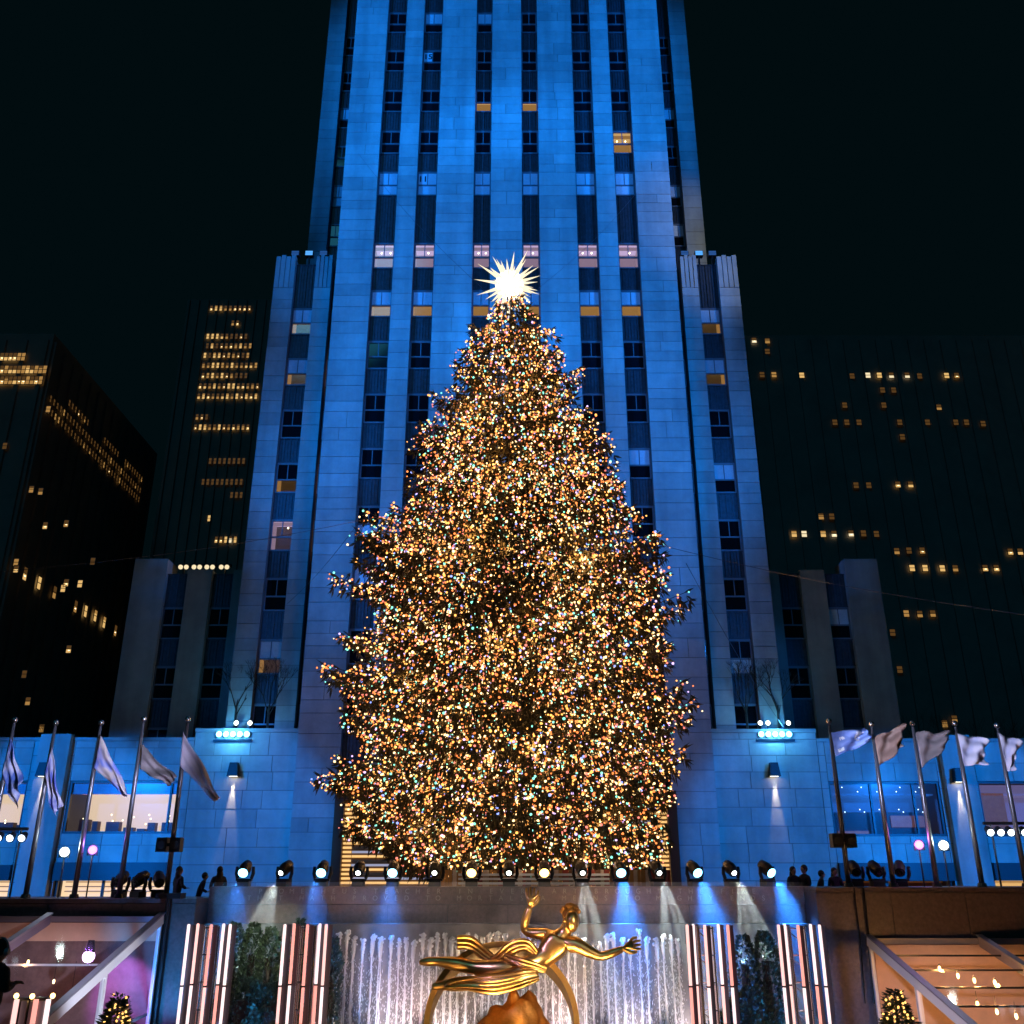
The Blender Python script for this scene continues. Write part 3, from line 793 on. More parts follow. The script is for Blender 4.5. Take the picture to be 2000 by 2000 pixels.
# ================================================================== PARAPET, INSCRIPTION AND FOUNTAIN
WY = 33.0; WT = 1.1; WTL = .77
xl, xr = -9.93, 9.58
wallr = thing('fountain_wall', 'red granite fountain wall carved with two rows of letters, behind the gilded statue', 'wall', (0, WY, -4.5))
MB().box(xl, xr, WY + .05, WY + .7, -4.5, WT - .54).build('core', M['granite_dark'], wallr)
MB().box(xl, xr, WY - .06, WY + .75, WT - .53, WT).build('coping', M['granite'], wallr)
pw = 2.9; x = xl
gaps = [at(px, 1760, WY).x for px in (641, 757, 875, 992, 1110, 1228, 1345)]
cuts = [xl] + gaps + [xr]
for a, b in zip(cuts[:-1], cuts[1:]):
    MB().box(a + .012, b - .012, WY - .02, WY + .05, -.05, WT - .55).build('granite_panel', M['granite'], wallr, ((a + b) / 2, WY, -.05))
    MB().box(a + .012, b - .012, WY, WY + .05, -4.5, -.08).build('granite_panel', M['granite'], wallr, ((a + b) / 2, WY, -4.5))
M['letter'] = mat('carved_letter', (.55, .47, .40), .5)
def pitch_row(s, px0, py, pitch=20.5):
    for i, ch in enumerate(s):
        if ch == ' ': continue
        c = at(px0 + i * pitch, py, WY - .064)
        text('letter', ch, .215, c, M['letter'], wallr, ext=.003)
pitch_row('PROMETHEUS TEACHER IN EVERY ART BROUGHT THE FIRE', 734 - 11 * 20.5, 1741)
pitch_row('THAT HATH PROVED TO MORTALS A MEANS TO MIGHTY ENDS', 691.5 - 10 * 20.5, 1754.5)
SY = 31.75
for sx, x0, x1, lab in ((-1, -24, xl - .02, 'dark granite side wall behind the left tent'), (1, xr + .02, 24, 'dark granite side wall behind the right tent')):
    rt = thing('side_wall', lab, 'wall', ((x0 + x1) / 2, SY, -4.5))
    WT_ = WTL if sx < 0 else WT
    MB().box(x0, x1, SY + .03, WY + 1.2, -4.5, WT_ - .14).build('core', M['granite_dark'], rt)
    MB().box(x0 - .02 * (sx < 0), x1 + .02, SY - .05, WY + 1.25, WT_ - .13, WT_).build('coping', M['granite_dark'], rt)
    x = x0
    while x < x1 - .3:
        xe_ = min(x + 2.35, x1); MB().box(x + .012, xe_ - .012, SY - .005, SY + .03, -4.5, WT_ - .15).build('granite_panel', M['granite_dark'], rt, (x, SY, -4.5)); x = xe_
wm = bpy.data.materials.new('foaming_water'); wm.use_nodes = True
b = wm.node_tree.nodes['Principled BSDF']; b.inputs['Base Color'].default_value = (.85, .86, .9, 1); b.inputs['Roughness'].default_value = .3; b.inputs['Alpha'].default_value = .8
b.inputs['Subsurface Weight'].default_value = 0
fo = thing('fountain', 'row of white water jets falling in front of the granite wall', 'fountain', (0, 32.2, -4.5))
MB().box(-8.2, 8, 29, WY - .1, -4.5, -4.2).build('basin', M['granite_dark'], fo)
MB().box(-8, 7.8, 29.2, WY - .12, -4.19, -4.1).build('pool_water', mat('pool_water', (.01, .02, .03), .05), fo)
def jet_mesh(seed, h):
    r = random.Random(seed); mb = MB()
    for s in range(2):
        pts = []; rad = []
        n = 16; dx = r.uniform(-.05, .05)
        for k in range(n + 1):
            t = k / n
            pts.append((dx * t + r.uniform(-.012, .012), -.05 * s + r.uniform(-.02, .02), h - t * h)); rad.append((.06 if k < 3 else .016 + .014 * t) * r.uniform(.35, 1.3))
        rad[0] = .02; mb.tube(pts, rad, 6)
    for k in range(16):
        mb.ball((r.gauss(0, .045), r.gauss(0, .03), h - abs(r.gauss(0, .14))), r.uniform(.025, .055), 4, 6)
    for k in range(300):
        t = r.random(); z = h * (1 - t); sp_ = .03 + .10 * t; s = r.uniform(.006, .014); l = s * r.uniform(1.5, 5)
        x, y = r.gauss(0, sp_), r.gauss(0, sp_) - .04
        mb.tube([(x, y, z + l), (x, y, z), (x, y, z - l)], [.001, s, .001], 4, cap=False)
    o = mb.build('water_jet', wm, None, (0, 0, 0), True); m_ = o.data; bpy.data.objects.remove(o); return m_
jm = [jet_mesh(i, 3.75) for i in range(5)]
px = 664; k = 0
while px < 1330:
    p = at(px, 1828 + rnd.uniform(-12, 9) + (6 if 1080 < px < 1180 else 0), 32.3)
    o = link('water_jet', jm[k % 5], fo, (p.x, p.y + rnd.uniform(-.08, .08), p.z - 3.75)); o.rotation_euler.z = rnd.uniform(-.6, .6)
    px += rnd.uniform(12.5, 19); k += 1
for x in np.linspace(-5.6, 5.6, 7):
    spot('fountain_lamp', (x, 31.6, -4.0), (x, 32.6, 0), (1, .80, .78), 620, 70, .6, .1)
for x in (-2.6, 1.2): spot('wall_wash_lamp', (x, 29.6, -4.2), (x * 1.2, 33, .4), (1, .60, .52), 9000, 64, .7, .2)

# ================================================================== GILDED STATUE (generic flying figure)
GY = 30.4
g = thing('gilded_statue', 'gilded flying figure with drapery over a plain gold ring on the fountain', 'statue', (at(1030, 1990, GY).x, GY, -4.1))
def J(px, py, dy=0): return at(px, py, GY + dy)
vs = [J(1040, 1887), J(1064, 1872), J(1084, 1850, -.05), J(1097, 1832, -.08), J(1106, 1817, -.12), J(1114, 1800, -.18), J(1121, 1784, -.16),  # 0-6 pelvis, waist, chest, neck base, neck, head, crown
      J(1066, 1822, .12), J(1040, 1823, .2), J(1022, 1818, .2), J(1028, 1790, .1), J(1036, 1770, .05),        # 7-11 raised arm
      J(1126, 1843, -.25), J(1150, 1859, -.4), J(1174, 1869, -.5), J(1198, 1861, -.55), J(1219, 1852, -.6),        # 12-16 forward arm
      J(1012, 1890, -.1), J(968, 1893, -.14), J(926, 1890, -.1), J(888, 1882, -.05), J(852, 1877, 0), J(836, 1878, 0), J(818, 1880, -.03),   # 17-23 leg
      J(1010, 1908, -.3), J(966, 1916, -.36), J(930, 1920, -.33), J(893, 1922, -.25), J(862, 1925, -.2), J(842, 1928, -.2)]    # 24-29 leg
es = [(0, 1), (1, 2), (2, 3), (3, 4), (4, 5), (5, 6), (2, 7), (7, 8), (8, 9), (9, 10), (10, 11), (2, 12), (12, 13), (13, 14), (14, 15), (15, 16), (0, 17), (17, 18), (18, 19), (19, 20), (20, 21), (21, 22), (22, 23), (0, 24), (24, 25), (25, 26), (26, 27), (27, 28), (28, 29)]
rd = [1.13 * q_ for q_ in (.31, .28, .37, .28, .15, .25, .2, .2, .16, .12, .13, .08, .22, .17, .12, .12, .08, .29, .26, .18, .19, .11, .13, .06, .28, .27, .18, .19, .11, .09)]
body = skinned('body', vs, es, rd, M['gold'], g, 0, 2)
# head: brow, nose, hair
hd = J(1114, 1795, -.2)
hb = MB().ball(hd + Vector((.0, .09, .12)), .27, 10, 14, sq=(.9, .95, 1.05))
r = random.Random(3)
for k in range(70):
    a = r.uniform(0, 2 * math.pi); t = r.uniform(0, 1.25)
    n = Vector((math.sin(t) * math.cos(a), math.sin(t) * math.sin(a) , math.cos(t)))
    if n.y < -.25 and n.z < .72: continue
    hb.ball(hd + Vector((.0, .06, .1)) + n * .28, r.uniform(.045, .075), 4, 6)
hb.build('hair', M['gold_rough'], g, smooth=True)
fc = MB(); fd = Vector((.25, -.9, -.3)).normalized(); sd = fd.cross(Vector((0, 0, 1))).normalized(); up = sd.cross(fd)
fh = hd + fd * .1
fc.ball(fh + fd * .06, .25, 10, 14, sq=(.88, .95, 1.2))
fc.ball(fh + fd * .22 - up * .03, .05, 5, 8, sq=(.8, 1, 1.6)); fc.ball(fh + fd * .2 - up * .16, .05, 4, 8, sq=(1.6, .8, .5))
for q in (-1, 1):
    fc.ball(fh + fd * .19 + sd * q * .085 + up * .06, .035, 4, 8, sq=(1.3, 1, .7)); fc.ball(fh + fd * .19 + sd * q * .085 + up * .11, .04, 4, 8, sq=(1.8, 1, .4))
    fc.ball(fh + sd * q * .22 + Vector((0, .05, 0)), .06, 4, 8, sq=(.5, .8, 1.2))
fc.build('face', M['gold'], g, smooth=True)
# hands: palm and five bent fingers
def hand(name, wrist, fwd, upv, s, curl):
    fwd = fwd.normalized(); sdv = fwd.cross(upv).normalized(); upv = sdv.cross(fwd)
    vs = [wrist, wrist + fwd * .16 * s]; ed = [(0, 1)]; rd_ = [.075 * s, .095 * s]
    for k in range(4):
        o_ = (k - 1.5) * .062 * s; ln = (.12, .15, .14, .11)[k] * s
        a = wrist + fwd * .2 * s + sdv * o_; b_ = a + fwd * ln * .6 - upv * curl * ln * .25 + sdv * o_ * .3; c = b_ + fwd * ln * .55 - upv * curl * ln * .6
        n = len(vs); vs += [a, b_, c]; ed += [(1, n), (n, n + 1), (n + 1, n + 2)]; rd_ += [.034 * s, .03 * s, .022 * s]
    a = wrist + fwd * .07 * s + sdv * .09 * s; b_ = a + fwd * .08 * s + sdv * .06 * s - upv * .03; c = b_ + fwd * .09 * s - upv * .03
    n = len(vs); vs += [a, b_, c]; ed += [(0, n), (n, n + 1), (n + 1, n + 2)]; rd_ += [.04 * s, .035 * s, .025 * s]
    return skinned(name, vs, ed, rd_, M['gold'], g, 1, 1)
hand('hand', J(1217, 1853, -.6), J(1250, 1838, -.7) - J(1217, 1853, -.6), Vector((.2, -.8, .6)), 1.5, .6)
hand('hand', J(1036, 1772, .05), J(1040, 1735, .0) - J(1036, 1772, .05), Vector((0, -1, .1)), 1.5, .8)
# drapery: sashes
def sash(name, P, wds, folds=4, amp=.06):
    mb = MB(); n = 24; mcol = 14
    def cr(t):
        t *= len(P) - 1; i = min(int(t), len(P) - 2); f = t - i
        p0, p1, p2, p3 = P[max(i - 1, 0)], P[i], P[i + 1], P[min(i + 2, len(P) - 1)]
        return .5 * ((2 * p1) + (p2 - p0) * f + (2 * p0 - 5 * p1 + 4 * p2 - p3) * f * f + (3 * p1 - p0 - 3 * p2 + p3) * f ** 3)
    rows = []
    for i in range(n + 1):
        t = i / n; c = cr(t); d = (cr(min(1, t + .02)) - cr(max(0, t - .02))).normalized(); nn = d.cross(Vector((0, 1, 0))).normalized()
        wv = wds[0] + (wds[1] - wds[0]) * math.sin(t * math.pi) 
        if len(wds) > 2 and t > .5: wv = wv + (wds[2] - wds[0]) * (t - .5) * 2
        rows.append([c + nn * wv * (q / mcol - .5) + Vector((0, -1, 0)) * (amp * math.sin(q / mcol * math.pi * 2 * folds) + .22 * wv * math.sin(q / mcol * math.pi)) for q in range(mcol + 1)])
    for i in range(n):
        for q in range(mcol): mb.face((rows[i][q], rows[i][q + 1], rows[i + 1][q + 1], rows[i + 1][q]))
    o = mb.build(name, M['gold'], g, smooth=False)
    bm = bmesh.new(); bm.from_mesh(o.data); bmesh.ops.remove_doubles(bm, verts=bm.verts, dist=1e-4); bmesh.ops.solidify(bm, geom=bm.faces[:], thickness=.03)
    for f in bm.faces: f.smooth = True
    bm.to_mesh(o.data); bm.free()
sash('drapery', [J(1050, 1905, -.5), J(1015, 1914, -.66), J(965, 1924, -.68), J(915, 1923, -.55), J(872, 1926, -.40)], (.30, .50, .10), 5, .05)
sash('drapery', [J(1046, 1862, -.2), J(1026, 1846, -.25), J(1000, 1852, -.2), J(975, 1872, .0), J(955, 1880, .1)], (.16, .36, .12), 3, .05)
sash('drapery', [J(968, 1880, .25), J(940, 1860, .3), J(918, 1843, .3), J(893, 1842, .25)], (.2, .34, .36), 3, .06)
sash('drapery', [J(1066, 1895, -.42), J(1040, 1888, -.5), J(1012, 1880, -.45), J(985, 1868, -.2)], (.14, .26, .12), 3, .04)
# ring
rc = J(980, 2008, .25); rb_ = MB(); n = 56
ringp = []
for k in range(n):
    a = 2 * math.pi * k / n; rr = 2.16
    ce = rc + Vector((math.cos(a) * rr, math.sin(a) * .35, math.sin(a) * rr * .95)); ra = Vector((math.cos(a), 0, math.sin(a)))
    ringp.append([ce + ra * .09 + Vector((0, -.30, .16)), ce + ra * .09 + Vector((0, .30, -.16)), ce - ra * .07 + Vector((0, .29, -.16)), ce - ra * .07 + Vector((0, -.29, .16))])
for k in range(n):
    for q in range(4): rb_.face((ringp[k][q], ringp[(k + 1) % n][q], ringp[(k + 1) % n][(q + 1) % 4], ringp[k][(q + 1) % 4]))
rb_.build('ring', M['gold'], g, smooth=False)
# rock under the figure
bm = bmesh.new(); bmesh.ops.create_icosphere(bm, subdivisions=4, radius=1)
rcx = J(1010, 2010, 0)
for v in bm.verts:
    nz_ = noise.noise(v.co * 1.7) * .32 + noise.noise(v.co * 4) * .16 + noise.noise(v.co * 9) * .05
    q = 1 - .45 * max(0, v.co.z)
    v.co = Vector((v.co.x * 1.25 * q, v.co.y * .8 * q, v.co.z * 1.25)) * (1 + nz_)
me = bpy.data.meshes.new('rock'); bm.to_mesh(me); bm.free(); me.materials.append(M['gold_rough'])
me.polygons.foreach_set('use_smooth', [True] * len(me.polygons))
link('rock', me, g, Vector((rcx.x, GY + .1, at(1000, 2010, GY).z - .35)))
spot('statue_lamp', (-1.6, 26.6, -4.2), (0, 30.4, -1), (1, .55, .2), 900, 60, .6, .3)
spot('statue_lamp', (2.6, 26.8, -4.2), (.8, 30.4, -.8), (1, .6, .25), 1000, 60, .6, .3)
spot('statue_lamp', (-3.5, 24, 3), (.6, 30.4, -.8), (.45, .30, 1), 900, 24, .6, .2)
spot('statue_lamp', (5, 22, 2), (1.0, 30.4, -.7), (1, .85, .7), 1500, 22, .6, .2)
spot('statue_lamp', (-.5, 29.3, -4.0), (.2, 30.6, -1), (1, .5, .15), 420, 90, .6, .2)

al = bpy.data.lights.new('statue_fill', 'AREA'); al.energy = 380; al.size = 3.5; al.size_y = .6; al.shape = 'RECTANGLE'; al.color = (1, .62, .28)  # added area fill, brightens the gilding from low in front
alo = bpy.data.objects.new('statue_fill', al); COL.objects.link(alo); alo.location = (-.4, 25.6, -4.3); alo.rotation_euler = (Vector((.3, 30.4, -1)) - alo.location).to_track_quat('-Z', 'Y').to_euler()
# ================================================================== MOVING HEAD LIGHTS on the parapet
LENS = {'wash': emit('wash_lens_blue', (.25, .72, 1), 7), 'amber': emit('wash_lens_amber', (1, .62, .16), 6), 'beam': emit('beam_lens', (.9, 1, .9), 8)}
def moving_head(kind, lab):
    root = thing('moving_head_light', lab, 'stage light', (0, 0, 0), 'moving head lights lined up on the fountain wall')
    MB().box(-.2, .2, -.17, .17, 0, .17).build('base', M['black'], root)
    yk = MB()
    yk.box(-.26, .26, -.08, .08, .172, .24)
    for q in (-1, 1): yk.tube([(q * .23, 0, .242), (q * .28, 0, .4), (q * .27, 0, .62)], [.055, .06, .05], 8)
    yk.build('yoke', M['black'], root)
    ax = Vector((0, -.86, -.5)); c = Vector((0, 0, .55))
    h = MB(); rr = .19 if kind != 'beam' else .17
    h.tube([c - ax * .36, c - ax * .30, c - ax * .05, c + ax * .2, c + ax * .24], [.08, .15, .2, rr, rr * .96], 16)
    hd = h.build('head', M['black'], root, smooth=False)
    lr = .165 if kind != 'beam' else .085
    MB().tube([c + ax * .238, c + ax * .27], [lr + .025, lr + .02], 18).build('bezel', M['black'], hd)
    MB().tube([c + ax * .262, c + ax * .282], [lr, lr * .9], 18).build('lens', LENS[kind], hd)
    return root
kinds = ['wash', 'beam', 'wash', 'beam', 'wash', 'beam', 'amber', 'beam', 'amber', 'beam', 'wash', 'beam', 'wash', 'beam', 'wash']
hx = [476, 554, 628, 700, 767, 849, 921, 994, 1063, 1136.5, 1212, 1284.6, 1358, 1429.6, 1500]
labs = ['blue lit stage light at the left end of the row on the fountain wall', 'white beam stage light first from the left end, throwing a streaky beam', 'blue lit stage light in front of left entrance pillar',
        'white beam stage light in front of the left glowing slats', 'blue lit stage light under the lowest left boughs', 'white beam stage light left of both amber ones', 'amber lit stage light on the left of the amber pair',
        'white beam stage light between the two amber ones', 'amber lit stage light on the right of the amber pair', 'white beam stage light right next to the right amber one', 'blue lit stage light right under the right boughs with a blue beam',
        'white beam stage light in front of the right glowing slats', 'blue lit stage light right of the right entrance pillar', 'white beam stage light between the last two blue ones on the right', 'blue lit stage light at the right end of the row on the fountain wall']
protos = {}
HY = WY + .3
for i, (px, k) in enumerate(zip(hx, kinds)):
    p = at(px, 1728, HY); L_ = (p.x, HY, WT + .002)
    if k not in protos:
        o = moving_head(k, labs[i]); o.location = L_; WL[o.name] = Vector(L_); protos[k] = o
    else: o = copy_tree(protos[k], L_, None, labs[i])
    yaw = {1: -.35, 9: .1, 10: .05, 11: .2, 12: .3, 13: .25, 14: .45}.get(i, 0); o.rotation_euler.z = yaw
    src = Vector((p.x + math.sin(yaw) * .3, HY - .62, WT + .36))
    tgt = src + Vector((math.sin(yaw) * 1.6, -.9, -3.2)) if True else None
    if k == 'beam':
        for q in range(4):
            dxq = (q - 1.5) * .5 + rnd.uniform(-.12, .12)
            spot('beam_lamp', src, src + Vector((math.sin(yaw) * 2.0 + dxq, -.55 - rnd.random() * .5, -3.2)), (.86, 1, .92), 8000 if i in (1, 9, 11, 13) else 120, 9, 1, .05)
    elif k == 'wash': spot('wash_lamp', src, tgt, (.03, .25, 1), 6000 if i >= 10 else 1600, 50, 1, .12)
    else: spot('amber_lamp', src, tgt, (1, .6, .2), 60, 30, .7, .1)
# dark heads left and right
for j, (px, lab) in enumerate(((231, 'unlit stage light on the side wall behind the fourth flagpole on the left'), (268, 'unlit stage light before the red shop window, middle of the left three'), (306, 'unlit stage light on the side wall next to the fifth left flagpole'),
                              (1676, 'unlit dark stage light on the right side wall, nearest the first right flagpole'), (1718, 'unlit dark stage light on the right side wall, middle of three'), (1765, 'unlit dark stage light on the right side wall, farthest along'))):
    p = at(px, 1740, WY)
    o = copy_tree(protos['beam'], (p.x, WY + .1, (WTL if px < 1000 else WT) + .002), None, lab); o.rotation_euler.z = rnd.uniform(-.5, .5)
    o['group'] = 'unlit stage lights on the side walls'
    for ch in o.children:
        for c2 in ch.children:
            if 'lens' in c2.name:
                c2.data = c2.data.copy(); c2.data.materials[0] = M['darkglass']

# ================================================================== FLAGPOLES AND FLAGS
FY = 32.3
def flagpole(px, py, lab):
    p = at(px, py, FY); WB = WTL if px < 1000 else WT; root = thing('flagpole', lab, 'flagpole', (p.x, FY, WB), 'flagpoles along the side walls')
    MB().tube([(p.x, FY, WB), (p.x, FY, WB + .12)], [.16, .13], 14).build('base', M['black'], root)
    MB().tube([(p.x, FY, WB + .1), (p.x, FY, p.z - 2), (p.x, FY, p.z - .12)], [.085, .075, .05], 12).build('pole', M['pole'], root, smooth=True)
    MB().ball((p.x, FY, p.z), .1, 8, 12).build('finial', M['steel'], root, smooth=True)
    return p
def z7(x, y): return (x * .207, 1380 + y * .207)
def z8(x, y): return (1640 + x * .207, 1380 + y * .207)
def z4(x, y): return (1300 + x * .3623, 1380 + y * .3623)
def z2(x, y): return (x * .3623, 1380 + y * .3623)
FLC = {}
def flag_mat(name, a, b_, emblem=None):
    m = bpy.data.materials.new(name); m.use_nodes = True; nt = m.node_tree; N = nt.nodes; L = nt.links
    bs = N['Principled BSDF']; bs.inputs['Roughness'].default_value = .8
    uv = N.new('ShaderNodeUVMap'); wv = N.new('ShaderNodeTexNoise'); wv.inputs['Scale'].default_value = .9; wv.inputs['Detail'].default_value = 2
    L.new(uv.outputs[0], wv.inputs[0]); rp = N.new('ShaderNodeValToRGB'); rp.color_ramp.elements[0].position = .42; rp.color_ramp.elements[1].position = .58
    rp.color_ramp.elements[0].color = (*a, 1); rp.color_ramp.elements[1].color = (*b_, 1)
    L.new(wv.outputs[0], rp.inputs[0]); L.new(rp.outputs[0], bs.inputs['Base Color'])
    out = N['Material Output']; tl = N.new('ShaderNodeBsdfTranslucent'); mx = N.new('ShaderNodeMixShader'); mx.inputs[0].default_value = .3
    L.new(rp.outputs[0], tl.inputs[0]); L.new(bs.outputs[0], mx.inputs[1]); L.new(tl.outputs[0], mx.inputs[2]); L.new(mx.outputs[0], out.inputs[0])
    return m
def flag(q, m, lab, seed, amp=.16, sagk=.0, emblem=False):
    """q: hoist top, hoist bottom, fly top, fly bottom (pixels, given to points on the flag's own plane)"""
    ht, hb, ft, fb_ = [at(a, b, FY - .1) for a, b in q]
    r = random.Random(seed); nx, nz = 22, 14; ph = r.uniform(0, 6); ph2 = r.uniform(0, 6)
    vs = []; uvs = []
    for j in range(nz + 1):
        v = j / nz
        for i in range(nx + 1):
            u = i / nx
            p = ht.lerp(ft, u).lerp(hb.lerp(fb_, u), v)
            a = amp * u ** .7
            p = p + Vector((.25 * a * math.sin(u * 7 + v * 2 + ph), a * math.sin(u * 9 + v * 5 + ph) + a * .6 * math.sin(v * 13 - u * 4 + ph2), .35 * a * math.sin(u * 8 + ph2 + v) - sagk * math.sin(u * math.pi) ))
            p.y -= .06 * u
            vs.append(p); uvs.append((u * 3, v * 2))
    me = bpy.data.meshes.new('flag'); fs = []
    for j in range(nz):
        for i in range(nx): fs.append((j * (nx + 1) + i, j * (nx + 1) + i + 1, (j + 1) * (nx + 1) + i + 1, (j + 1) * (nx + 1) + i))
    me.from_pydata([tuple(p - ht) for p in vs], [], fs); uvl = me.uv_layers.new()
    for lp in me.loops: uvl.data[lp.index].uv = uvs[lp.vertex_index]
    me.materials.append(m); me.polygons.foreach_set('use_smooth', [True] * len(fs))
    o = tag(link('flag', me, None, ht), lab, 'flag', 'flags flying along the plaza')
    sm_ = o.modifiers.new('thickness', 'SOLIDIFY'); sm_.thickness = .006
    if emblem:   # pale emblem patches printed on the cloth
        em = MB()
        for (u0, u1, v0, v1) in ((.62, .82, .12, .5), (.7, .78, .5, .62), (.2, .32, .28, .42), (.1, .26, .75, .9), (.66, .9, .2, .3)):
            n = 5
            for a in range(n):
                for b in range(n):
                    def P(uu, vv):
                        i = min(int(uu * nx), nx - 1); j = min(int(vv * nz), nz - 1); fu = uu * nx - i; fv = vv * nz - j
                        A = vs[j * (nx + 1) + i].lerp(vs[j * (nx + 1) + i + 1], fu); B = vs[(j + 1) * (nx + 1) + i].lerp(vs[(j + 1) * (nx + 1) + i + 1], fu)
                        return A.lerp(B, fv) + Vector((0, -.02, 0))
                    ua, ub = u0 + (u1 - u0) * a / n, u0 + (u1 - u0) * (a + 1) / n; va, vb = v0 + (v1 - v0) * b / n, v0 + (v1 - v0) * (b + 1) / n
                    if random.Random(a * 9 + b + int(u0 * 50)).random() < .82: em.face((P(ua, va), P(ub, va), P(ub, vb), P(ua, vb)))
        em.build('emblem', M['white'], o, ht)
poles = [(29, 1406, 'flagpole at the far left edge with a blue and lavender flag'), (109, 1411.5, 'second flagpole from the left, in front of a wall sconce'), (197.5, 1411.5, 'flagpole in front of the big warm shop window, left of two'),
         (281, 1404, 'flagpole in front of the big warm shop window, right of two'), (367, 1404.6, 'flagpole carrying a pair of speakers left of the tree'),
         (1618.8, 1408, 'flagpole carrying a pair of speakers right of the tree'), (1702, 1414, 'flagpole with a brown flag right of the tree'), (1782, 1413, 'flagpole with a dark grey flag right of the tree'),
         (1865, 1413, 'flagpole beside the far right wall sconce'), (1947.5, 1417, 'flagpole nearest the right edge of the photo')]
for p in poles: flagpole(*p)
fa = flag_mat('blue_flag_cloth', (.07, .13, .42), (.5, .48, .62)); fbm = flag_mat('lavender_flag_cloth', (.55, .5, .62), (.10, .12, .45))
fcm = flag_mat('tan_flag_cloth', (.58, .46, .45), (.16, .2, .55)); fdm = flag_mat('grey_flag_cloth', (.16, .13, .13), (.24, .19, .2)); fem = flag_mat('mauve_flag_cloth', (.52, .44, .54), (.66, .56, .66))
ffm = flag_mat('pale_flag_cloth', (.55, .52, .62), (.42, .42, .58)); fgm = flag_mat('sky_flag_cloth', (.15, .24, .6), (.25, .36, .72)); fhm = flag_mat('brown_flag_cloth', (.22, .13, .10), (.30, .2, .16))
flag([z7(105, 300), z7(15, 620), z7(215, 700), z7(150, 980)], fa, 'limp blue and lavender flag at the far left edge', 1, .14)
flag([z7(490, 380), z7(420, 620), z7(585, 950), z7(510, 1050)], fbm, 'limp pale lavender flag with blue stripes over a wall sconce', 2, .12)
flag([z7(950, 265), z7(885, 575), z7(1220, 825), z7(1180, 850)], fcm, 'drooping tan and blue flag left of the warm shop window', 3, .12)
flag([z7(1335, 350), z7(1320, 590), z7(1680, 680), z7(1590, 750)], fdm, 'drooping dark grey flag over the warm shop window', 4, .14)
flag([z2(985, 130), z2(970, 320), z2(1190, 490), z2(1165, 522)], fem, 'drooping mauve flag nearest the tree on the left', 5, .13)
flag([z4(893, 140), z4(915, 270), z4(1088, 112), z4(1092, 195)], fgm, 'light blue flag with white emblem nearest the tree on the right', 6, .15, 0, True)
flag([z8(325, 285), z8(375, 560), z8(590, 175), z8(615, 370)], fhm, 'dark brown flag blowing to the right of its pole', 7, .2)
flag([z8(715, 240), z8(775, 580), z8(985, 240), z8(1060, 320)], fdm, 'grey brown flag stretched out above the dim blue window', 8, .16)
flag([z8(1110, 255), z8(1175, 560), z8(1385, 320), z8(1380, 545)], ffm, 'pale lavender square flag beside a wall sconce', 9, .16)
flag([z8(1500, 250), z8(1580, 610), z8(1715, 340), z8(1625, 600)], ffm, 'pale lavender flag nearest the right edge', 10, .14)
spot('flag_lamp', (-3, 22, 4), (-15, 32, 5.6), (.58, .66, 1), 21000, 28, .7, .2)
spot('flag_lamp', (3, 22, 4), (15, 32, 5.6), (.58, .66, 1), 21000, 28, .7, .2)
# speaker pairs on two poles
for px, py, lab in ((332, 1650, 'pair of black speakers strapped to the fifth flagpole left of the tree'), (1646, 1642, 'pair of black speakers strapped to the first flagpole right of the tree')):
    c = at(px, py, FY); rt = thing('speaker_pair', lab, 'speaker', (c.x, FY, c.z))
    for q in (-1, 1):
        s_ = MB().box(c.x + q * .22 - .17, c.x + q * .22 + .17, FY - .2, FY + .15, c.z - .22, c.z + .22).build('cabinet', M['black'], rt)
        MB().tube([(c.x + q * .22, FY - .2, c.z), (c.x + q * .22, FY - .225, c.z)], [.13, .12], 14).build('grille', M['blackcloth'], s_)
    MB().box(c.x - .06, c.x + .06, FY - .13, FY + .13, c.z - .05, c.z + .05).build('bracket', M['black'], rt)
# bright show lamps on stands
def show_lamp(px, py, col, s, lab, watts):
    c = at(px, py, 32.7); WB = WTL if px < 1000 else WT; rt = thing('show_lamp', lab, 'stage light', (c.x, 32.7, WB), 'dazzling show lamps on stands')
    MB().tube([(c.x, 32.75, WB), (c.x, 32.75, c.z - .12)], .025, 8).build('stand', M['black'], rt)
    ax = Vector((-c.x, -32.7, EYE + .5 - c.z)).normalized()
    MB().tube([c - ax * .3, c - ax * .05, c + ax * .1], [.1, .16, .17], 14).build('housing', M['black'], rt)
    MB().tube([c + ax * .1, c + ax * .115], [.135, .125], 18).build('lens', emit('show_lamp_lens', col, s), rt)
    yk = MB(); yk.box(c.x - .17, c.x - .14, 32.68, 32.74, c.z - .14, c.z + .05); yk.box(c.x + .14, c.x + .17, 32.68, 32.74, c.z - .14, c.z + .05); yk.box(c.x - .17, c.x + .17, 32.68, 32.74, c.z - .17, c.z - .142); yk.build('yoke', M['black'], rt)
    point('show_lamp_light', c + ax * .4, col, watts, .1)
show_lamp(126, 1664, (.8, 1, .95), 22, 'dazzling white show lamp left of the warm shop window', 60)
show_lamp(181, 1660, (.55, .22, 1), 2.2, 'violet show lamp under the warm shop window', 45)
show_lamp(1843, 1651, (.8, 1, .95), 22, 'dazzling white show lamp right of the dim blue window', 60)
show_lamp(1795, 1650, (.85, .24, 1), 2.2, 'pink violet show lamp under the dim blue window', 45)
